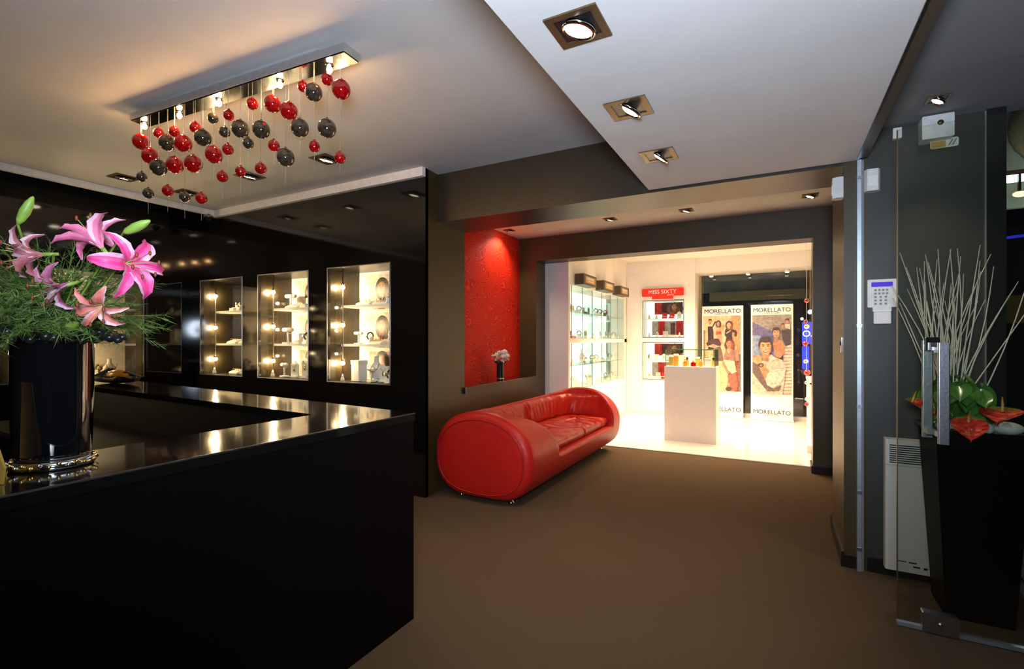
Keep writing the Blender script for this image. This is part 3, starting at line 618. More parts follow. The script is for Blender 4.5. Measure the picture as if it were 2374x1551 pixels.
# plinth with glass box of perfumes
t = thing('display_plinth', 'white square plinth with a glass top box in the far room', 'plinth', (-1.02, 6.99, 0))
obj('plinth_body', MB().rbox(-.322, .322, -.22, .22, .0, .99, r=.004), M['white'], t)
obj('glass_box', MB().box(-.31, -.304, -.21, .21, .991, 1.21).box(.304, .31, -.21, .21, .991, 1.21).box(-.304, .304, -.21, -.204, .991, 1.21).box(-.304, .304, .204, .21, .991, 1.21).box(-.31, .31, -.21, .21, 1.21, 1.216), M['glassg'], t)
e = MB()
for sx in (-1, 1):
    for sy in (-1, 1): e.box(sx*.308-.003, sx*.308+.003, sy*.208-.003, sy*.208+.003, .99, 1.216)
e.box(-.311, .311, -.212, -.209, 1.208, 1.218).box(-.311, .311, .209, .212, 1.208, 1.218)
obj('glass_edge', e, M['glassedge'], t)
for kd, x, y, sc, wh in [('gift', -.27, 0, 1.2, 'far left'), ('gifto', -.20, -.05, .95, 'left'), ('giftw', -.14, .08, 1.4, 'left rear'), ('perfy', -.06, -.02, 1.1, 'centre-left'), ('perf', -.07, -.12, 1.1, 'centre-left front'), ('perfr', .03, -.1, 1.2, 'centre'), ('gift', .06, .07, 1.0, 'centre rear'), ('perf', .12, -.09, 1.0, 'centre-right'), ('giftw', .21, -.1, 1.1, 'right front'), ('perf', .18, .06, 1.4, 'right rear'), ('perfy', .27, -.02, 1.1, 'far right')]:
    put(kd, (-1.02+x, 6.99+y, .992), 'in the glass box on the white plinth, '+wh, 0, sc, 'perfumes on the plinth')

# ------------------------------------------------------------------ roll-up posters
def poster(lab, x, y, wd, ht, draw, x0, x1, y0, y1):
    t = thing('standing_poster', lab, 'poster', (x, y, .0)); 
    obj('board', MB().box(-wd/2, wd/2, 0, .012, .03, ht), M['whitep'], t)
    obj('foot', MB().rbox(-wd/2-.01, wd/2+.01, -.05, .07, 0, .03, r=.008, axis='x'), M['alu'], t)
    s = Print(x0, x1, y0, y1, wd, ht-.03); draw(s); s.mb.v = [(a_, b_-.001, c_+.03) for a_, b_, c_ in s.mb.v]; obj('photo_print', s.mb, M['print'], t)
    text('MORELLATO', wd*.155, M['black'], t, (0, -.003, ht*.952), (pi/2, 0, 0)); text('GIOIELLI DA VIVERE', wd*.042, M['grey'], t, (0, -.003, ht*.925), (pi/2, 0, 0))
    text('MORELLATO', wd*.155, M['black'], t, (0, -.003, ht*.072), (pi/2, 0, 0)); text('GIOIELLI DA VIVERE', wd*.042, M['grey'], t, (0, -.003, ht*.046), (pi/2, 0, 0))
def draw1(s):
    s.rect(70, 190, 550, 1195, (240, 208, 165)); s.rect(430, 190, 550, 700, (214, 160, 110)); s.rect(75, 380, 100, 1195, (170, 130, 90)); s.rect(475, 700, 550, 1195, (150, 95, 75))
    sk = (225, 165, 125); dk = (75, 52, 52)
    # back row of three figures
    s.poly([(130, 330), (135, 640), (210, 640), (205, 400), (190, 330)], dk); s.line([(190, 345), (230, 265)], 16, dk); s.face(162, 262, 24, sk, (80, 50, 40))
    s.poly([(240, 330), (235, 430), (270, 560), (320, 560), (310, 430), (300, 330)], sk); s.line([(300, 340), (335, 320), (325, 390)], 13, sk); s.poly([(240, 400), (236, 440), (310, 440), (308, 400)], (190, 90, 70)); s.face(265, 290, 25, sk, (80, 50, 40), long=1)
    s.poly([(355, 380), (352, 450), (375, 480), (340, 590), (470, 590), (440, 460), (445, 380), (420, 360), (375, 360)], dk); s.line([(440, 385), (490, 400), (485, 465)], 26, dk); s.line([(370, 425), (430, 385)], 14, sk); s.face(402, 310, 32, (232, 180, 140), (110, 75, 60), long=1)
    # front figures
    s.poly([(110, 560), (160, 500), (270, 495), (305, 560), (290, 620), (130, 600)], (88, 62, 66)); s.poly([(110, 600), (200, 570), (300, 600), (220, 620)], sk)
    s.poly([(205, 640), (300, 610), (335, 770), (300, 820), (205, 810)], (125, 95, 85))
    s.face(405, 560, 42, (215, 140, 110), (120, 60, 45), long=1)
    s.poly([(345, 720), (365, 640), (400, 620), (440, 625), (475, 680), (470, 800), (350, 790)], (165, 115, 100)); s.poly([(375, 640), (400, 700), (435, 640), (410, 615)], sk)
    s.poly([(215, 800), (340, 790), (400, 1000), (370, 1190), (240, 1190)], (236, 190, 145)); s.line([(290, 820), (270, 1190)], 10, (215, 165, 120))
    s.poly([(330, 770), (470, 790), (500, 930), (440, 960), (380, 900)], (240, 200, 165))
    s.line([(325, 800), (400, 960)], 34, (205, 130, 95)); s.poly([(385, 980), (490, 940), (520, 1100), (500, 1190), (430, 1180)], (165, 95, 80))
    s.el(400, 1160, 40, 30, (90, 60, 55)); s.face(500, 620, 22, (225, 170, 135), (200, 150, 110))
    s.poly([(480, 650), (520, 650), (530, 780), (480, 790)], (200, 130, 110))
def draw2(s):
    s.rect(55, 175, 555, 1205, (178, 165, 150)); s.poly([(55, 265), (55, 700), (330, 700), (330, 400)], (120, 112, 160)); s.poly([(55, 440), (55, 700), (200, 700), (160, 440)], (150, 165, 195))
    for i in range(9):
        y = 195+i*24; s.line([(60+i*28, y+(8 if i % 2 else 0)), (300+i*10, y-8), (430, y+6)], 3, (140, 126, 112))
    s.rect(440, 560, 555, 1205, (226, 208, 190))
    for i in range(15): s.line([(430, 610+i*42), (555, 600+i*42)], 9, (165, 130, 120))
    # couple at the top right
    s.poly([(430, 380), (545, 360), (545, 560), (480, 580), (440, 480)], (85, 68, 62)); s.face(500, 262, 26, (210, 150, 115), (90, 60, 50)); s.poly([(465, 300), (530, 295), (540, 370), (480, 350)], (220, 210, 190)); s.face(446, 318, 22, (215, 155, 120), (100, 60, 50))
    # woman behind
    s.poly([(320, 560), (330, 500), (380, 480), (440, 510), (475, 640), (440, 740), (360, 720)], (200, 135, 95)); s.poly([(405, 745), (450, 690), (450, 760)], (50, 40, 40))
    s.face(365, 410, 52, (222, 160, 118), (92, 62, 48))
    # man
    s.poly([(60, 880), (140, 800), (250, 740), (300, 700), (440, 760), (490, 860), (440, 1205), (60, 1205)], (196, 186, 168))
    s.poly([(190, 690), (185, 770), (260, 790), (290, 690)], (190, 125, 90))
    s.face(228, 590, 92, (226, 164, 122), (80, 62, 56), smile=True)
    s.poly([(270, 730), (300, 690), (360, 740), (290, 790)], (214, 208, 195))
    s.poly([(60, 790), (160, 840), (240, 1040), (330, 1130), (430, 1080), (400, 1160), (250, 1170), (150, 1050), (60, 930)], (112, 92, 84))
    s.poly([(75, 740), (120, 695), (175, 715), (180, 790), (120, 825), (80, 800)], (236, 160, 110))
    s.poly([(140, 850), (200, 800), (275, 920), (225, 1030)], (230, 140, 95)); s.el(168, 832, 34, 26, (60, 48, 44)); s.el(168, 832, 19, 15, (170, 150, 130))
    s.poly([(225, 1020), (260, 930), (360, 880), (480, 880), (470, 960), (400, 1080), (310, 1120), (250, 1090)], (206, 202, 186)); s.line([(350, 905), (450, 895)], 8, (150, 146, 132)); s.line([(290, 1060), (370, 1065)], 8, (150, 146, 132))
poster('left standing poster with a group of women', -.853, 9.25, .66, 1.93, draw1, 55, 580, 60, 1520)
poster('right standing poster with a smiling man', -.094, 9.22, .62, 1.93, draw2, 35, 575, 40, 1530)

# hanging ball string in the far room and lamp
t = thing('ball_string', 'string of red and silver balls hung by the right of the shop window', 'ornament', (.35, 8.0, 0))
BL = [(0, 1.892, .032, 'r'), (-.012, 1.60, .028, 'r'), (0, 1.53, .036, 's'), (-.015, 1.29, .036, 'r'), (-.01, 1.043, .032, 's'), (.005, .886, .042, 'r'), (0, .748, .028, 's'), (.003, .519, .028, 's'), (0, .446, .028, 'r')]
for x, zz, r, c in BL: obj('hanging_ball', MB().ell((x, 0, zz), r, 14, 10), M['ballr' if c == 'r' else 'chrome'], t)
obj('cord', MB().tube([(0, 0, 2.75), (0, 0, .40)], .003, 5), M['wire'], t)
t = thing('hanging_lamp', 'small glaring lamp behind the ball string', 'lamp', (.40, 8.15, 1.74))
obj('lamp_bulb', MB().ell((0, 0, 0), .030, 12, 8), M['lampd'], t); obj('flex', MB().tube([(0, 0, .03), (0, 0, 1.01)], .003, 5), M['wire'], t)
t = thing('floor_uplight', 'white floor spotlight box by the right wall of the far room', 'lamp', (.40, 6.9, 0))
obj('uplight_body', MB().rbox(-.10, .14, -.10, .10, 0, .09, r=.01), M['white'], t); obj('uplight_lens', MB().box(-.08, .12, -.08, .08, .091, .096), M['lampdim'], t)
t = thing('window_table', 'white display ledge beside the shop window', 'table', (.50, 8.6, 0))
obj('tabletop', MB().box(-.12, .09, -.35, .35, .74, .78), M['white'], t); obj('leg', MB().prism([(-.10, .72), (-.06, .72), (.02, 0), (-.02, 0)], -.30, .30, axis='y').box(-.11, .085, -.3, -.28, .70, .74), M['white'], t)
obj('stretcher', MB().box(-.11, .08, .28, .30, .0, .74), M['white'], t)

# ------------------------------------------------------------------ things seen through the shop window and past the entrance
t = thing('arcade_wall', 'dark building across the arcade behind the posters', 'building', (-.3, 11.2, -.02))
obj('facade', MB().box(-3.2, 3.4, 0, .2, 0, 3.6), M['dkbrown'], t)
obj('stucco_band', MB().box(-3.2, 3.4, -.05, -.001, 2.35, 3.1), M['stucco'], t)
obj('tan_pillar', MB().box(1.05, 1.25, -.4, -.001, 0, 2.34), M['tan'], t); obj('tan_pillar', MB().box(-.95, 1.05, -.3, -.001, 2.15, 2.34), M['tan'], t)
struct('floor_arcade', MB().box(-4, 4, 9.56, 14, -.10, -.02), M['granite'])
t = thing('blue_shop_sign', 'blue lit shop sign seen through the window glass', 'sign', (.53, 10.5, 1.05))
obj('sign_box', MB().rbox(-.14, .10, 0, .06, .22, .62, r=.02, axis='y').rbox(-.14, -.03, 0, .06, -.25, .18, r=.02, axis='y'), M['blue'], t)
text('OA', .16, M['bluew'], t, (-.02, -.004, .40), (pi/2, 0, 0))
obj('post', MB().box(-.02, .02, .02, .05, -1.07, .22), M['black'], t)
# street past the entrance
t = thing('street_facade', 'dark shopfront building across the street by the entrance', 'building', (4.0, 9.6, -.02))
obj('facade_wall', MB().box(-2.6, 4.4, 0, .3, 0, 3.0), M['dkbrown'], t)
obj('upper_wall', MB().box(-2.6, 4.4, -.15, .3, 3.0, 6), M['stucco'], t)
obj('window_opening', MB().box(-1.3, -.5, -.03, -.001, 1.60, 2.0), M['goldc'], t); obj('awning', MB().prism([(-1.2, 3.0), (-.001, 3.0), (-.001, 3.25)], -2.4, 4, axis='x'), M['black'], t)
obj('round_window', MB().lathe([(.55, 0), (.55, .06), (.45, .08)], (-.6, -.15, 4.3), n=24, M4=Matrix.Rotation(pi/2, 4, 'X')), M['tan'], t)
t = thing('street_tube_light', 'bright white tube light over the street', 'lamp', (3.05, 8.6, 3.42)); obj('fixture', MB().box(-.5, .9, -.04, .04, .03, .09), M['grey'], t); obj('tube_lamp', MB().box(-.5, .9, -.035, .035, -.05, .029), M['tube'], t)
t = thing('amber_street_lamp', 'small amber lamp below the white tube light', 'lamp', (2.62, 8.3, 3.14)); obj('lamp_glass', MB().ell((0, 0, 0), (.07, .04, .035), 12, 8), M['ambl'], t); obj('bracket', MB().box(-.01, .01, 0, .05, .03, .25), M['black'], t)
t = thing('rope_light', 'thin blue rope light across the street facade', 'lamp', (2.9, 8.9, 2.72)); obj('light_tube', MB().tube([(-.6, 0, -.04), (0, 0, 0), (1, 0, .04)], .02, 6), M['bluel'], t)
# paving strips of granite by the entrance
pv = struct('floor_pavement', MB().box(1.15, 4.5, 3.2, 8.4, -.02, -.012), M['skirt'])
sm = MB().rbox(-.385, .385, -.385, .385, 0, .012, r=.006).mesh('granite_slab', M['granite'])
for i in range(4):
    for j in range(6):
        o = bpy.data.objects.new('granite_slab', sm); C.objects.link(o); o.parent = pv; o.location = (1.60+.8*i, 3.65+.8*j, -.012+.002*((i+j) % 2))

# ------------------------------------------------------------------ glass entrance
t = thing('entrance_glass_door', 'frameless glass entrance door with steel bar handle', 'door', (.95, 2.915, 0))
obj('glass_leaf', MB().box(-.452, .55, -.005, .005, .035, 2.34), M['glassd'], t)
obj('edge_strip', MB().box(-.456, -.452, -.006, .006, .035, 2.34), M['bronze'], t)
obj('bottom_seal', MB().box(-.456, .55, -.012, .012, .004, .022), M['alu'], t)
pf = obj('patch_fitting', MB().rbox(-.365, -.235, -.022, .022, .006, .095, r=.006, axis='y'), M['steel'], t)
obj('screw', MB().lathe([(.010, 0), (.010, .005)], (-.30, -.021, .05), n=12, M4=Matrix.Rotation(pi/2, 4, 'X')), M['chrome'], pf)
h1 = obj('pull_handle', MB().rbox(-.325, -.285, -.10, -.075, .885, 1.335, r=.004).box(-.320, -.290, -.075, -.006, .91, .935).box(-.320, -.290, -.075, -.006, 1.29, 1.315), M['steel'], t)
h2 = obj('pull_handle', MB().rbox(-.345, -.305, .075, .10, .885, 1.345, r=.004).box(-.34, -.31, .006, .075, .91, .935).box(-.34, -.31, .006, .075, 1.30, 1.325), M['steel'], t)
obj('handle_cap', MB().rbox(-.35, -.30, -.012, .012, 1.30, 1.36, r=.004, axis='y'), M['chrome'], t)
t = thing('glass_channel', 'pale aluminium channel of the glass wall on the pier', 'profile', (.425, 3.51, 0))
obj('channel', MB().box(-.020, .000, -.035, .009, 0, 2.395), M['alu'], t); obj('channel_lip', MB().box(.002, .014, -.02, .009, 0, 2.395), M['grey'], t)
for zz in (.12, .45, .95, 1.42, 2.28): obj('clamp', MB().box(-.023, .004, -.040, -.035, zz, zz+.02), M['steel'], t)

# wall devices
def sensor(lab, loc, rz):
    t = thing('motion_sensor', lab, 'sensor', loc, rz)
    obj('housing', MB().prism([(-.035, 0), (.035, 0), (.038, -.03), (.026, -.055), (-.026, -.055), (-.038, -.03)][::-1], 0, .125), M['plastic'], t)
    obj('lens', MB().rbox(-.022, .022, -.058, -.055, .025, .085, r=.004, axis='y'), M['whitep'], t)
sensor('white motion sensor on the inner side of the pier', (.345, 3.58, 2.205), -pi/2)
sensor('white motion sensor on the dark wall right of the glass channel', (.478, 3.52, 2.205), 0)
t = thing('alarm_keypad', 'white alarm keypad with blue display on the dark wall', 'keypad', (.525, 3.52, 1.44))
obj('body', MB().rbox(-.068, .068, -.022, -.001, .095, .256, r=.006, axis='y').rbox(-.044, .044, -.024, -.001, .07, .10, r=.004, axis='y'), M['plastic'], t)
obj('display', MB().box(-.050, .050, -.0235, -.0222, .214, .240), M['lcd'], t)
for r in range(5):
    for c in range(4 if r < 2 else 3):
        x = -.030+c*(.018 if r < 2 else .024)
        obj('key', MB().rbox(x-.006, x+.006, -.0245, -.022, .190-r*.020, .200-r*.020, r=.002, axis='y', n=2), M['grey'], t)
obj('flap', MB().rbox(-.040, .040, -.035, -.006, .0, .068, r=.004, axis='y').box(-.036, .036, -.036, -.035, .006, .012), M['whitep'], t)
t = thing('wall_intercom', 'small chrome lock plate on the lit side of the pier', 'lock', (.345, 3.62, 1.27))
obj('plate', MB().rbox(-.006, 0, -.022, .022, 0, .095, r=.002, axis='x'), M['chrome'], t); obj('button', MB().ell((-.008, 0, .055), (.005, .010, .014), 10, 8), M['black'], t)
t = thing('door_closer_box', 'white metal box with yellow sticker high on the wall', 'box', (.76, 3.52, 2.42))
obj('cover', MB().rbox(-.068, .068, -.09, -.001, .02, .145, r=.006, axis='y'), M['plastic'], t); obj('emblem', MB().lathe([(.014, 0), (.014, .002)], (.01, -.0905, .10), n=16, M4=Matrix.Rotation(pi/2, 4, 'X')), M['bronze'], t)
obj('side_tag', MB().rbox(-.02, .10, -.03, -.022, -.02, .03, r=.01, axis='y'), M['plastic'], t); obj('hatch_mark', MB().prism([(.055, -.012), (.062, -.012), (.078, .02), (.071, .02)], -.0315, -.0302, axis='y').prism([(.070, -.012), (.077, -.012), (.093, .02), (.086, .02)], -.0315, -.0302, axis='y'), M['grey'], t); obj('yellow_sticker', MB().box(-.018, .045, -.032, -.0302, -.018, .018), M['goldc'], t)
t = thing('door_contact', 'tiny pale sensor box left of the white metal box', 'sensor', (.595, 3.52, 2.49)); obj('case', MB().rbox(-.02, .02, -.03, -.001, 0, .06, r=.004, axis='y'), M['plastic'], t); obj('lens_dot', MB().ell((0, -.031, .03), .004, 8, 6), M['black'], t)
# radiator
t = thing('wall_heater', 'tall narrow white electric wall heater beside the planter', 'heater', (.655, 3.52, .06))
obj('casing', MB().rbox(-.125, .125, -.085, -.012, 0, .73, r=.014), M['heater'], t)
for k in range(9): obj('vent_slot', MB().box(-.105, .105, -.0865, -.084, .60+k*.012, .6055+k*.012), M['black'], t)
obj('panel_line', MB().box(-.125, .125, -.0856, -.085, .585, .5875), M['grey'], t)
mb = MB().box(-.07, -.03, -.0858, -.085, .055, .060).box(-.02, .015, -.0858, -.085, .053, .060).box(0, .03, -.0858, -.085, .032, .040).box(.045, .062, -.0858, -.085, .028, .040)
obj('maker_mark', mb, M['black'], t); obj('bracket', MB().box(-.08, -.06, -.012, -.001, .05, .68).box(.06, .08, -.012, -.001, .05, .68), M['black'], t)

# ------------------------------------------------------------------ planter with anthurium and willow
t = thing('tall_planter', 'tall tapered black planter beside the entrance door', 'planter', (.842, 3.235, 0))
def taper(b0, b1, z0, z1, yb0=None):
    return [(-b0, -b0, z0), (b0, -b0, z0), (b0, b0, z0), (-b0, b0, z0), (-b1, -b1, z1), (b1, -b1, z1), (b1, b1, z1), (-b1, b1, z1)]
obj('pot_body', MB().add(taper(.125, .172, 0, .905), [(0, 3, 2, 1), (4, 5, 6, 7), (0, 1, 5, 4), (1, 2, 6, 5), (2, 3, 7, 6), (3, 0, 4, 7)]), M['front'], t)
obj('rim', MB().box(-.185, .185, -.185, -.165, .895, .915).box(-.185, .185, .165, .185, .895, .915).box(-.185, -.165, -.165, .165, .895, .915).box(.165, .185, -.165, .165, .895, .915), M['gloss'], t)
obj('soil', MB().box(-.165, .165, -.165, .165, .9051, .91), M['soil'], t)
t = thing('willow_twigs', 'bundle of white willow twigs standing in the tall planter', 'plant', (.76, 3.24, .91))
for k in range(46):
    a_ = random.uniform(0, 2*pi); b0 = (random.gauss(0, .025), random.gauss(0, .02)); sp = random.uniform(-.24, .30)*(.9 if k < 24 else .55); dp = random.uniform(-.15, .12); h = random.uniform(.62, .90)
    bend = random.uniform(-.04, .04); pts = []
    for i in range(7):
        u = i/6; pts.append((b0[0]+sp*(u**1.2)+bend*sin(pi*u), b0[1]+dp*u, h*u*(1 if k != 45 else .8)))
    if k == 45: pts = [(b0[0]+.38*i/6, -.05*i/6, .75*i/6) for i in range(7)]
    obj('twig', MB().tube(pts, [.0036-.0016*i/6 for i in range(7)], 5), M['twig'], t)
def heart(L_, W_, cup=.02, nseg=7):
    rows = []
    for j in range(nseg+1):
        u = j/nseg; ww = W_*(sin(pi*min(1, u*1.02+.0))**.6)*(1.12-.55*u) if 0 < u < 1 else W_*.02
        rows.append([(ww*v, (-.22+1.22*u)*L_-(.18*L_*(1-abs(v))*(1 if u < .2 else 0)), cup*(v*v)*1.0-cup*1.6*(u-.4)**2) for v in (-1, -.66, -.33, 0, .33, .66, 1)])
    return rows
def xf(rows, T): return [[tuple(T @ Vector(p)) for p in r] for r in rows]
t = thing('anthurium_plant', 'red anthurium with glossy green leaves at the foot of the willow twigs', 'plant', (.80, 3.16, .912))
def spathe(c, size, rz, tiltx, lab=None):
    T = Matrix.Translation(c) @ Matrix.Rotation(rz, 4, 'Z') @ Matrix.Rotation(tiltx, 4, 'X')
    cf = lambda u, v: C8(150, 140, 60) if (u < .16 and abs(v-.5) > .1) else C8(*random.choice([(232, 70, 48), (205, 40, 30), (240, 110, 80), (222, 56, 40)]))
    f = obj('flower', MB().grid(xf(heart(size, size*.68, .020, 12), T), colf=cf), M['flower'], t)
    base = T @ Vector((0, 0, .002)); tip = T @ Vector((0, -size*.10, size*.55))
    obj('spadix', MB().tube([base, (base+tip)/2, tip], [.006, .0055, .003], 7), M['goldc'], f)
    obj('stem', MB().tube([base, ((base.x)*.6, base.y*.5+.03, base.z*.45), (0.0, .05, -.0)], .003, 5), M['bud'], f)
spathe((.105, -.11, .105), .125, -.45+pi, -.32)
spathe((-.02, -.135, .055), .11, -.15+pi, -.80)
spathe((-.215, -.065, .125), .105, .9+pi, -.5)
for k in range(54):
    a_ = random.uniform(-.3, pi*2); rr = random.uniform(.02, .13); h = random.uniform(.06, .25)
    T = Matrix.Translation((-.02+rr*cos(a_), .01+rr*.8*sin(a_), h)) @ Matrix.Rotation(a_-pi/2, 4, 'Z') @ Matrix.Rotation(random.uniform(-1.45, -.5), 4, 'X')
    obj('leaf', MB().grid(xf(heart(random.uniform(.09, .14), random.uniform(.045, .068), .014), T)), M['leaf'], t)
obj('stems', MB().tube([(0, .03, -.0), (-.02, .02, .15)], .004, 5).tube([(0.02, .03, -.0), (.05, .02, .16)], .004, 5), M['bud'], t, kind='stuff')
for p, r, lab in [((.935, 3.10, .918), (.060, .045, .030), 'large white pebble at the right corner of the planter'), ((.715, 3.12, .918), (.045, .04, .028), 'white shell-like stone at the left corner of the planter'), ((.855, 3.075, .918), (.03, .025, .026), 'small cream stone under the middle red flower'), ((.775, 3.09, .918), (.045, .028, .02), 'flat white stone at the front edge of the planter')]:
    solo('pebble', MB().ell((0, 0, r[2]*.85), r, 14, 8), M['stone'], lab, 'stone', 'stones in the planter', loc=(p[0], p[1], .912), rz=random.uniform(-.3, .3))

# ------------------------------------------------------------------ ledge in the red recess, white flowers
t = thing('recess_ledge', 'dark ledge along the red papered recess', 'shelf', (-2.85, 4.9, .83))
obj('shelf_board', MB().prism([(.175, -.93), (.085, .898), (-.17, .898), (-.17, -.93)], .001, .045), M['wall'], t)
obj('gloss_top', MB().prism([(.165, -.92), (.078, .89), (-.165, .89), (-.165, -.92)], .0455, .049), M['gloss'], t)
obj('end_block', MB().box(.155, .205, -.955, -.925, -.005, .055), M['black'], t)
t = thing('white_flower_vase', 'small black vase of white flowers on the red recess ledge', 'vase', (-2.85, 4.98, .881))
obj('vase_body', MB().lathe([(.042, .02), (.043, .03), (.042, .19), (.05, .215), (.045, .216), (.036, .19), (.036, .05)], n=20), M['black'], t)
obj('clear_foot', MB().lathe([(.046, 0), (.046, .022)], n=20), M['chrome'], t)
mb = MB()
for k in range(14):
    a_ = 2*pi*k/14; mb.ell((.055*cos(a_), .055*sin(a_), .21+random.uniform(-.01, .008)), .014, 8, 6)
for k in range(4): mb.ell((.0+.008*k, -.05-.014*k, .212-.004*k), .011, 8, 6)
obj('feather_collar', mb, M['black'], t)
for cx, cy, cz in [(-.03, -.065, .265), (.035, .085, .262), (.03, -.02, .30), (.065, .02, .255), (-.045, .04, .285), (.07, -.055, .25), (.03, .045, .305)]:
    mb = MB()
    for k in range(60):
        d = Vector((random.gauss(0, 1), random.gauss(0, 1), random.gauss(.3, .8))).normalized(); T = Matrix.Translation(Vector((cx, cy, cz))+d*.026) @ d.to_track_quat('Z', 'Y').to_matrix().to_4x4()
        mb.add([tuple(T @ Vector(p)) for p in [(-.004, 0, 0), (.004, 0, 0), (.009, .002, .018), (0, .004, .026), (-.009, .002, .018)]], [(0, 1, 2, 3, 4)])
    obj('white_bloom', mb, M['moon'], t)

# ------------------------------------------------------------------ sofa
Yn, Yf, XC, A_, B_, ZC = 3.43, 5.95, -2.165, .472, .366, .382
def se(t_, a_, b_):
    c, s_ = cos(t_), sin(t_); n = (2.0 if c > 0 else 2.25) if s_ > 0 else 2.7; return (a_*math.copysign(abs(c)**(2/n), c), b_*math.copysign(abs(s_)**(2/n), s_))
NS = 72
def ring(y, inset):
    out = []
    for i in range(NS):
        x, zz = se(2*pi*i/NS, A_-inset, B_-inset); out.append((XC+x, y, max(ZC+zz, .042)))
    return out
rings = [ring(Yn-.018, .44*.75), ring(Yn-.014, .22), ring(Yn-.006, .10), ring(Yn+.004, .045), ring(Yn+.02, .018), ring(Yn+.05, 0)]
ys = [Yn+.05+(Yf-Yn-.10)*k/22 for k in range(1, 22)]
rings += [ring(y, 0) for y in ys]+[ring(Yf-.05, 0), ring(Yf-.02, .018), ring(Yf-.004, .045), ring(Yf+.006, .10), ring(Yf+.014, .22), ring(Yf+.018, .33)]
mb = MB(); vs = [p for r in rings for p in r]; nr = len(rings)
fs = [(j*NS+i, (j+1)*NS+i, (j+1)*NS+(i+1) % NS, j*NS+(i+1) % NS) for j in range(nr-1) for i in range(NS)]
fs += [tuple(range(NS)), tuple(range((nr-1)*NS, nr*NS))[::-1]]
mb.add(vs, fs, True)
def chaikin(p, it=3, closed=True):
    for _ in range(it):
        q = []
        for i in range(len(p) if closed else len(p)-1):
            a_, b_ = p[i], p[(i+1) % len(p)]; q += [(a_[0]*.75+b_[0]*.25, a_[1]*.75+b_[1]*.25), (a_[0]*.25+b_[0]*.75, a_[1]*.25+b_[1]*.75)]
        p = q if closed else [p[0]]+q+[p[-1]]
    return p
def plan(k, front=-1.2):
    return chaikin([(front, Yn+.74-.08*k), (-1.74, Yn+.62-.13*k), (-1.95, Yn+.40-.17*k), (-2.12, Yn+.25-.15*k), (-2.31-.06*k, Yn+.26-.14*k), (-2.36-.07*k, Yn+.62-.1*k), (-2.37-.07*k, (Yn+Yf)/2),
            (-2.36-.07*k, Yf-.62+.1*k), (-2.31-.06*k, Yf-.26+.14*k), (-2.12, Yf-.20+.11*k), (-1.95, Yf-.26+.13*k), (-1.74, Yf-.34+.10*k), (front, Yf-.40+.08*k)], 3)
cm = MB(); lv = [(0, .335), (.25, .43), (.5, .53), (.8, .65), (1, .74), (1.15, .95)]
rr = [[(x, y, zz) for x, y in plan(k)] for k, zz in lv]; n = len(rr[0]); vs = [p for r in rr for p in r]
fs = [(j*n+i, j*n+(i+1) % n, (j+1)*n+(i+1) % n, (j+1)*n+i) for j in range(len(rr)-1) for i in range(n)]+[tuple(range(n))[::-1], tuple(range((len(rr)-1)*n, len(rr)*n))]
cm.add(vs, fs)
import bmesh
def recalc(me):
    b = bmesh.new(); b.from_mesh(me); bmesh.ops.recalc_face_normals(b, faces=b.faces); b.to_mesh(me); b.free()
bm_, cm_ = mb.mesh('body', M['leather']), cm.mesh('cut', M['leather']); recalc(bm_); recalc(cm_)
bo = bpy.data.objects.new('body', bm_); co = bpy.data.objects.new('cut', cm_); C.objects.link(bo); C.objects.link(co)
md = bo.modifiers.new('b', 'BOOLEAN'); md.operation = 'DIFFERENCE'; md.object = co; md.solver = 'EXACT'
md = bo.modifiers.new('r', 'REMESH'); md.mode = 'VOXEL'; md.voxel_size = .016; md.use_smooth_shade = True
md = bo.modifiers.new('s', 'SMOOTH'); md.factor = .5; md.iterations = 7
bpy.context.view_layer.update()
sm_ = bpy.data.meshes.new_from_object(bo.evaluated_get(bpy.context.evaluated_depsgraph_get()))
bpy.data.objects.remove(bo, do_unlink=True); bpy.data.objects.remove(co, do_unlink=True)
so = thing('leather_sofa', 'rounded red leather sofa against the side wall', 'sofa', (-2.185, 4.73, 0))
OFF = Vector((2.185, -4.73, 0)); sm_.transform(Matrix.Translation(OFF)); sm_.materials.clear(); sm_.materials.append(M['leather'])
sm_.polygons.foreach_set('use_smooth', [True]*len(sm_.polygons))
obj('sofa_body', sm_, None, so)
def sh(mb): mb.v = [(x+OFF.x, y+OFF.y, zz) for x, y, zz in mb.v]; return mb
# seat cushions (two) following the plan
pl = [(min(x, -1.762), y) for x, y in plan(0)]
ym = (Yn+Yf)/2+.15
def cushion(pts, z0, z1):
    cx = sum(p[0] for p in pts)/len(pts); cy = sum(p[1] for p in pts)/len(pts); rows = []
    for ins, zz in [(.03, z0), (.006, z0+.02), (0, (z0+z1)/2), (.006, z1-.022), (.03, z1-.006), (.09, z1+.002), (.2, z1+.010), (.45, z1+.016), (.97, z1+.020)]:
        row = []
        for x, y in pts+[pts[0]]:
            d = math.hypot(x-cx, y-cy); k = max(0, 1-ins/ d) if ins < .5 else (1-ins)
            wob = .004*sin(x*31+y*17)+.004*sin(y*41-x*13)
            row.append((cx+(x-cx)*k, cy+(y-cy)*k, zz+(wob if zz > z1-.01 else 0)))
        rows.append(row)
    return MB().grid(rows)
pa = [(x-(.004 if x < -2 else 0), y+.0) for x, y in pl if y <= ym]; pb = [(x, y) for x, y in pl if y > ym+.006]
def order(p):
    cx = sum(q[0] for q in p)/len(p); cy = sum(q[1] for q in p)/len(p); return sorted(p, key=lambda q: math.atan2(q[1]-cy, q[0]-cx))
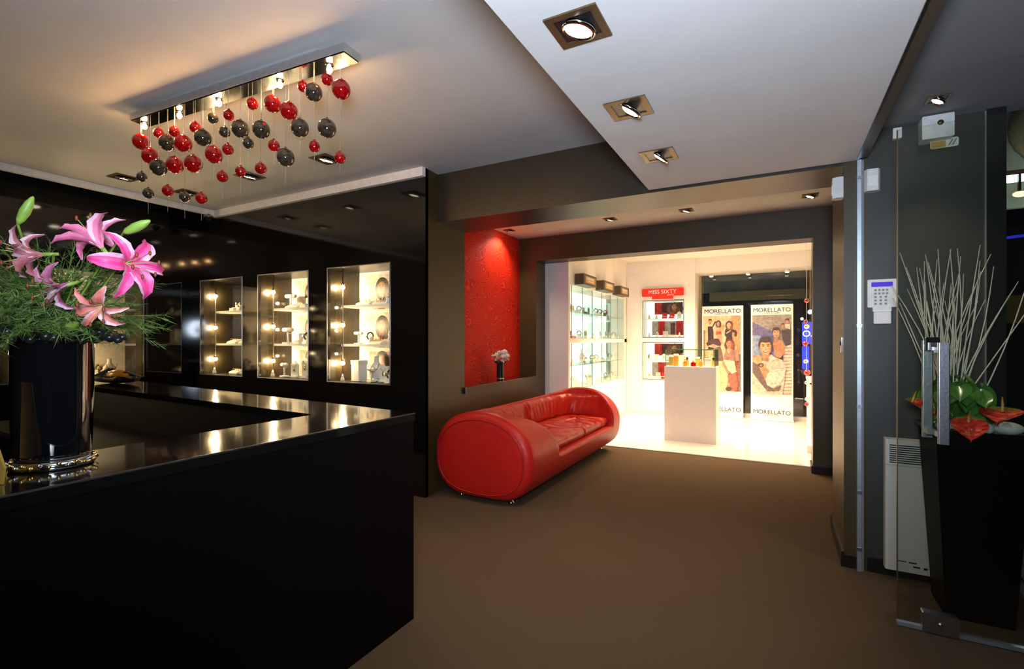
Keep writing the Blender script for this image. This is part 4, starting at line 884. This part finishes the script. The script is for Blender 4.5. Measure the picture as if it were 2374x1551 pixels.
def dens(p):
    q = []
    for i in range(len(p)):
        a_, b_ = p[i], p[(i+1) % len(p)]; n_ = max(1, int(math.hypot(a_[0]-b_[0], a_[1]-b_[1])/.04))
        q += [(a_[0]+(b_[0]-a_[0])*j/n_, a_[1]+(b_[1]-a_[1])*j/n_) for j in range(n_)]
    return q
pa = [(x, y) for x, y in pa]+[]; 
obj('seat_cushion', sh(cushion(dens(order(pa+[(-2.37, ym), (-1.765, ym)])), .335, .432)), M['leatherf'], so)
obj('seat_cushion', sh(cushion(dens(order(pb+[(-2.37, ym+.008), (-1.765, ym+.008)])), .335, .432)), M['leatherf'], so)
# pleated back cushions
def inner(k):   # path along the inside of arms and back
    p = plan(k); i0 = min(range(len(p)), key=lambda i: (p[i][0]+2.0)**2+(p[i][1]-(Yn+.3))**2); i1 = min(range(len(p)), key=lambda i: (p[i][0]+1.95)**2+(p[i][1]-(Yf-.3))**2)
    return p[i0:i1+1] if i0 < i1 else p[i1:i0+1][::-1]
def resamp(p, n):
    d = [0]
    for a_, b_ in zip(p[:-1], p[1:]): d.append(d[-1]+math.hypot(b_[0]-a_[0], b_[1]-a_[1]))
    out = []
    for k in range(n):
        s_ = d[-1]*k/(n-1); i = 0
        while i < len(d)-2 and d[i+1] < s_: i += 1
        u = (s_-d[i])/max(1e-6, d[i+1]-d[i]); out.append((p[i][0]+(p[i+1][0]-p[i][0])*u, p[i][1]+(p[i+1][1]-p[i][1])*u))
    return out
N_ = 220; K_ = 10; rows = []
for j in range(K_+1):
    k = j/K_; kk = .22+.60*k; zz = .40+.275*k; p = resamp(inner(kk), N_); row = []
    for i, (x, y) in enumerate(p):
        a_ = p[max(0, i-1)]; b_ = p[min(N_-1, i+1)]; tx, ty = b_[0]-a_[0], b_[1]-a_[1]; l = math.hypot(tx, ty) or 1; nx, ny = ty/l, -tx/l
        s_ = i/(N_-1); puff = .020+.028*sin(pi*k)**.7
        seam = min(abs(s_-q) for q in (.22, .50, .78)); puff *= min(1, .25+seam*26)
        puff *= min(1, min(s_, 1-s_)*14)
        puff += .0045*sin(s_*210+2.5*sin(k*3+s_*9))*(.4+.6*k)*min(1, min(s_, 1-s_)*14)
        if j in (0, K_): puff = -.012
        row.append((x+nx*puff, y+ny*puff, zz+.012*sin(s_*60)*.2))
    rows.append(row)
for i0, i1 in ((0, 48), (48, 110), (110, 172), (172, 219)):
    obj('back_cushion', sh(MB().grid([r[i0:i1+1] for r in rows])), M['leatherf'], so)
for yy in (Yn-.004, Yf+.004):
    q = []
    for i in range(80):
        x, zz = se(2*pi*i/80, A_-.062, B_-.062); q.append((XC+x, yy, max(ZC+zz, .07)))
    obj('piping', sh(MB().tube(q, .0045, 6, closed=True)), M['piping'], so)
for x, y in [(-1.93, Yn+.12), (-2.42, Yn+.12), (-1.93, Yf-.12), (-2.42, Yf-.12)]:
    obj('foot', sh(MB().lathe([(.028, 0), (.030, .012), (.018, .025), (.014, .05)], (x, y, 0), n=14)), M['chrome'], so)

# ------------------------------------------------------------------ vase with lilies on the counter
VX, VY, VZ_ = -1.80, .605, .996
t = thing('black_glass_vase', 'tall black glass vase with jewelled foot on the counter', 'vase', (VX, VY, VZ_))
obj('vase_body', MB().lathe([(.080, .022), (.084, .04), (.088, .15), (.090, .35), (.095, .365), (.090, .366), (.083, .35), (.080, .05)], n=40), M['blackg'], t)
obj('glass_foot', MB().lathe([(.090, 0), (.093, .006), (.090, .022), (.08, .024)], n=40), M['chrome'], t)
for k in range(30):
    a_ = 2*pi*k/30; obj('gem', MB().ell((.0935*cos(a_), .0935*sin(a_), .012+.006*(k % 2)), (.006, .006, .006), 6, 4), M['gold' if k % 3 else 'chrome'], t)
mb = MB()
for k in range(40):
    a_ = 2*pi*k/40; mb.ell((.10*cos(a_), .10*sin(a_), .365+.012*sin(k*2.3)), (.014, .014, .013), 8, 6)
for k in range(26):
    u = k/25; mb.ell((.085+.085*u+random.uniform(-.006, .006), .035+.05*u+random.uniform(-.01, .01), .355+.018*u+.015*sin(u*5)+random.uniform(-.006, .006)), (.012, .012, .010), 8, 6)
obj('feather_collar', mb, M['black'], t)
bq = thing('lily_bouquet', 'bouquet of pink lilies and feathery fern in the black vase', 'bouquet', (VX, VY, VZ_+.36))
B0 = Vector((VX, VY, VZ_+.36))
# camera-independent local frame: u along the counter front (toward the far room), z up
fm = MB()
def frond(p0, d, L_, up=.25):
    pts = []; d = d.normalized(); p = Vector(p0)
    for i in range(8):
        pts.append(p.copy()); d = (d+Vector((random.uniform(-.08, .08), random.uniform(-.08, .08), -.05*i*up))).normalized(); p += d*L_/7
    fm.tube(pts, .0011, 3)
    for i in range(1, 8):
        for k in range(14):
            u = random.random(); q = pts[i-1].lerp(pts[i], u); s_ = Vector((random.gauss(0, 1), random.gauss(0, 1), random.gauss(.2, .8))).normalized()
            e_ = q+s_*random.uniform(.014, .034)+d*.010; wv = s_.cross(d).normalized()*.0012
            fm.add([q-wv, q+wv, e_], [(0, 1, 2)])
for k in range(230):
    a_ = random.uniform(0, 2*pi); el_ = random.uniform(.05, 1.35); r = random.random()
    d = Vector((cos(a_)*cos(el_), sin(a_)*cos(el_), sin(el_)+.1))
    frond((random.uniform(-.05, .05), random.uniform(-.05, .05), -.0), d, random.uniform(.13, .31)*(1 if el_ < .8 else 1.05), random.uniform(.2, 1.0))
o = obj('fern_foliage', fm, M['fern'], bq, kind='stuff')
def leafblade(p, d, L_, wd, mtl, nm='leaf'):
    d = Vector(d).normalized(); side = d.cross(Vector((0, 0, 1))).normalized(); up = side.cross(d); rows = []
    for j in range(8):
        u = j/7; c = Vector(p)+d*L_*u+Vector((0, 0, -.25*L_*u*u)); ww = wd*sin(pi*min(.98, .06+u*.93))
        rows.append([c-side*ww+up*ww*.3, c, c+side*ww+up*ww*.3])
    obj(nm, MB().grid(rows), M[mtl], bq)
for k in range(22):
    a_ = 2*pi*k/22+random.uniform(-.2, .2); leafblade((.04*cos(a_), .04*sin(a_), .01+.10*random.random()), (cos(a_), sin(a_), random.uniform(.0, 1.0)), random.uniform(.09, .15), random.uniform(.010, .016), 'leaf' if k % 2 else 'bud')
def lily(c, axis, size, col1, col2, openness=1.0, lab=None, npet=6):
    c = Vector(c); ax = Vector(axis).normalized(); T0 = Matrix.Translation(c) @ ax.to_track_quat('Z', 'Y').to_matrix().to_4x4()
    fl = obj('lily_flower', MB().lathe([(.004, -.03), (.006, 0)], n=8, M4=T0), M['bud'], bq, label=lab)
    for k in range(npet):
        big = k % 2; a_ = 2*pi*k/npet; rows = []; rec = openness*random.uniform(.85, 1.25); tw = random.uniform(-.25, .25)
        for j in range(12):
            u = j/11; ang = .35+rec*1.75*u**1.15
            # path out and recurving back
            r_ = 0; h_ = 0
            n_ = 14
            for q in range(n_):
                uu = u*(q+.5)/n_; aa = .35+rec*1.75*uu**1.15; r_ += sin(aa)*size*u/n_; h_ += cos(aa)*size*u/n_
            ww = size*(.19 if big else .13)*sin(pi*min(.985, (.04+u)*.93))**.8*(1.05-.3*u)
            row = []
            for v in (-1, -.5, 0, .5, 1):
                row.append(T0 @ (Matrix.Rotation(a_+tw*u, 4, 'Z') @ Vector((r_, ww*v, h_+.012*abs(v)*sin(u*pi)+.003*sin(u*25)*abs(v)))))
            rows.append(row)
        def cf(u, v):
            e = abs(v-.5)*2; mid = 1-e
            if e > .7 and u > .1: return C8(*[int(a*.25+b*.75) for a, b in zip(col1, (255, 225, 235))])
            f = .35+.65*mid; return C8(*[int(a*f+b*(1-f)) for a, b in zip(col1, col2)])
        obj('petal', MB().grid(rows, colf=cf), M['petal'], fl)
    for k in range(6):
        a_ = 2*pi*k/6+.3; p1 = T0 @ Vector((.012*cos(a_), .012*sin(a_), size*.35)); p2 = T0 @ Vector((.032*cos(a_), .032*sin(a_), size*.72))
        st = obj('stamen', MB().tube([T0 @ Vector((0, 0, 0)), p1, p2], .0011, 4, col=C8(190, 200, 120)).ell(p2, (.0035, .0035, .007), 6, 5, col=C8(130, 60, 25)), M['petal'], fl)
    obj('stem', MB().tube([c-ax*.02, c*.5+Vector((0, 0, -.02)), Vector((0, 0, -.03))], .003, 5), M['bud'], fl)
HP = (238, 60, 135); LP = (250, 150, 190); D1 = (185, 105, 115); D2 = (215, 150, 150)
lily((.285, .050, .195), (1.11, .10, -.12), .125, HP, LP, 1.45, 'large bright pink lily, front right')
lily((.225, .025, .235), (-.45, -.34, .75), .115, (235, 110, 155), (250, 195, 205), .95, 'pale pink lily seen from the side, top right')
lily((.12, -.06, .215), (-.5, -.75, -.1), .105, D1, D2, 1.25, 'faded dusty pink lily, left')
lily((.165, -.03, .135), (.1, -.9, -.4), .09, (185, 95, 140), D2, 1.2, 'mauve lily low in the middle')
lily((.245, .02, .085), (.5, -.6, -.35), .085, (225, 120, 110), (240, 170, 150), 1.2, 'salmon lily low on the right')
for c, ax, L_, lab in [((.02, -.08, .30), (.35, .22, .8), .085, 'tall lily bud top left'), ((.275, .05, .275), (.75, .4, .4), .080, 'lily bud above the pink lily'), ((.13, -.02, .02), (.8, .1, .25), .06, 'low lily bud by the vase rim')]:
    T = Matrix.Translation(c) @ Vector(ax).to_track_quat('Z', 'Y').to_matrix().to_4x4()
    b = obj('lily_bud', MB().lathe([(.003, 0), (.009, L_*.15), (.0125, L_*.45), (.010, L_*.75), (.004, L_*.96), (.001, L_)], n=12, M4=T), M['bud'], bq)
    obj('stem', MB().tube([Vector(c), Vector(c)*.55, Vector((0, 0, -.02))], .003, 5), M['bud'], b)
# gold card holder beside the vase
t = thing('card_holder', 'gold tent card with a white sheet at the left end of the counter', 'card', (-1.732, .440, .9965), R_(28))
obj('gold_board', MB().prism([(-.09, 0), (.07, 0), (.075, .04), (.015, .215), (-.09, .215)], -.012, -.006, axis='y'), M['goldc'], t); obj('rear_board', MB().prism([(-.006, 0), (.05, 0), (-.006, .17)], -.09, .02, axis='x'), M['goldc'], t)
obj('white_sheet', MB().prism([(-.09, .018), (.045, .03), (.0, .15), (-.09, .15)], -.0135, -.0125, axis='y'), M['whitep'], t)
# driftwood bowl on the far arm of the counter
t = thing('driftwood_bowl', 'rough dark driftwood bowl on the far arm of the counter', 'bowl', (-4.72, 1.97, .9965), .1)
mb = MB(); rows = []
for j in range(7):
    r_, zz = [(.05, 0), (.16, .01), (.24, .03), (.27, .055), (.25, .05), (.15, .025), (.03, .02)][j]
    rows.append([(r_*(1+.08*sin(i*2.1+j))*cos(2*pi*i/24), r_*.42*(1+.1*sin(i*3.7))*sin(2*pi*i/24), zz+(.012*sin(i*1.7+j) if j > 0 else 0)*(1 if zz > .02 else 0)) for i in range(25)])
obj('bowl_shell', mb.grid(rows), M['dkbrown'], t)
mb = MB()
for k in range(7):
    a_ = random.uniform(0, pi); mb.tube([(-.2+.04*k, -.05, .05), (-.12+.045*k, 0, .10+.02*sin(k)), (.0+.04*k, .04, .06)], .008, 6)
obj('branch', mb, M['dkbrown'], t)
obj('amber_stone', MB().ell((.03, 0, .06), (.14, .05, .05), 14, 8), M['orange'], t)
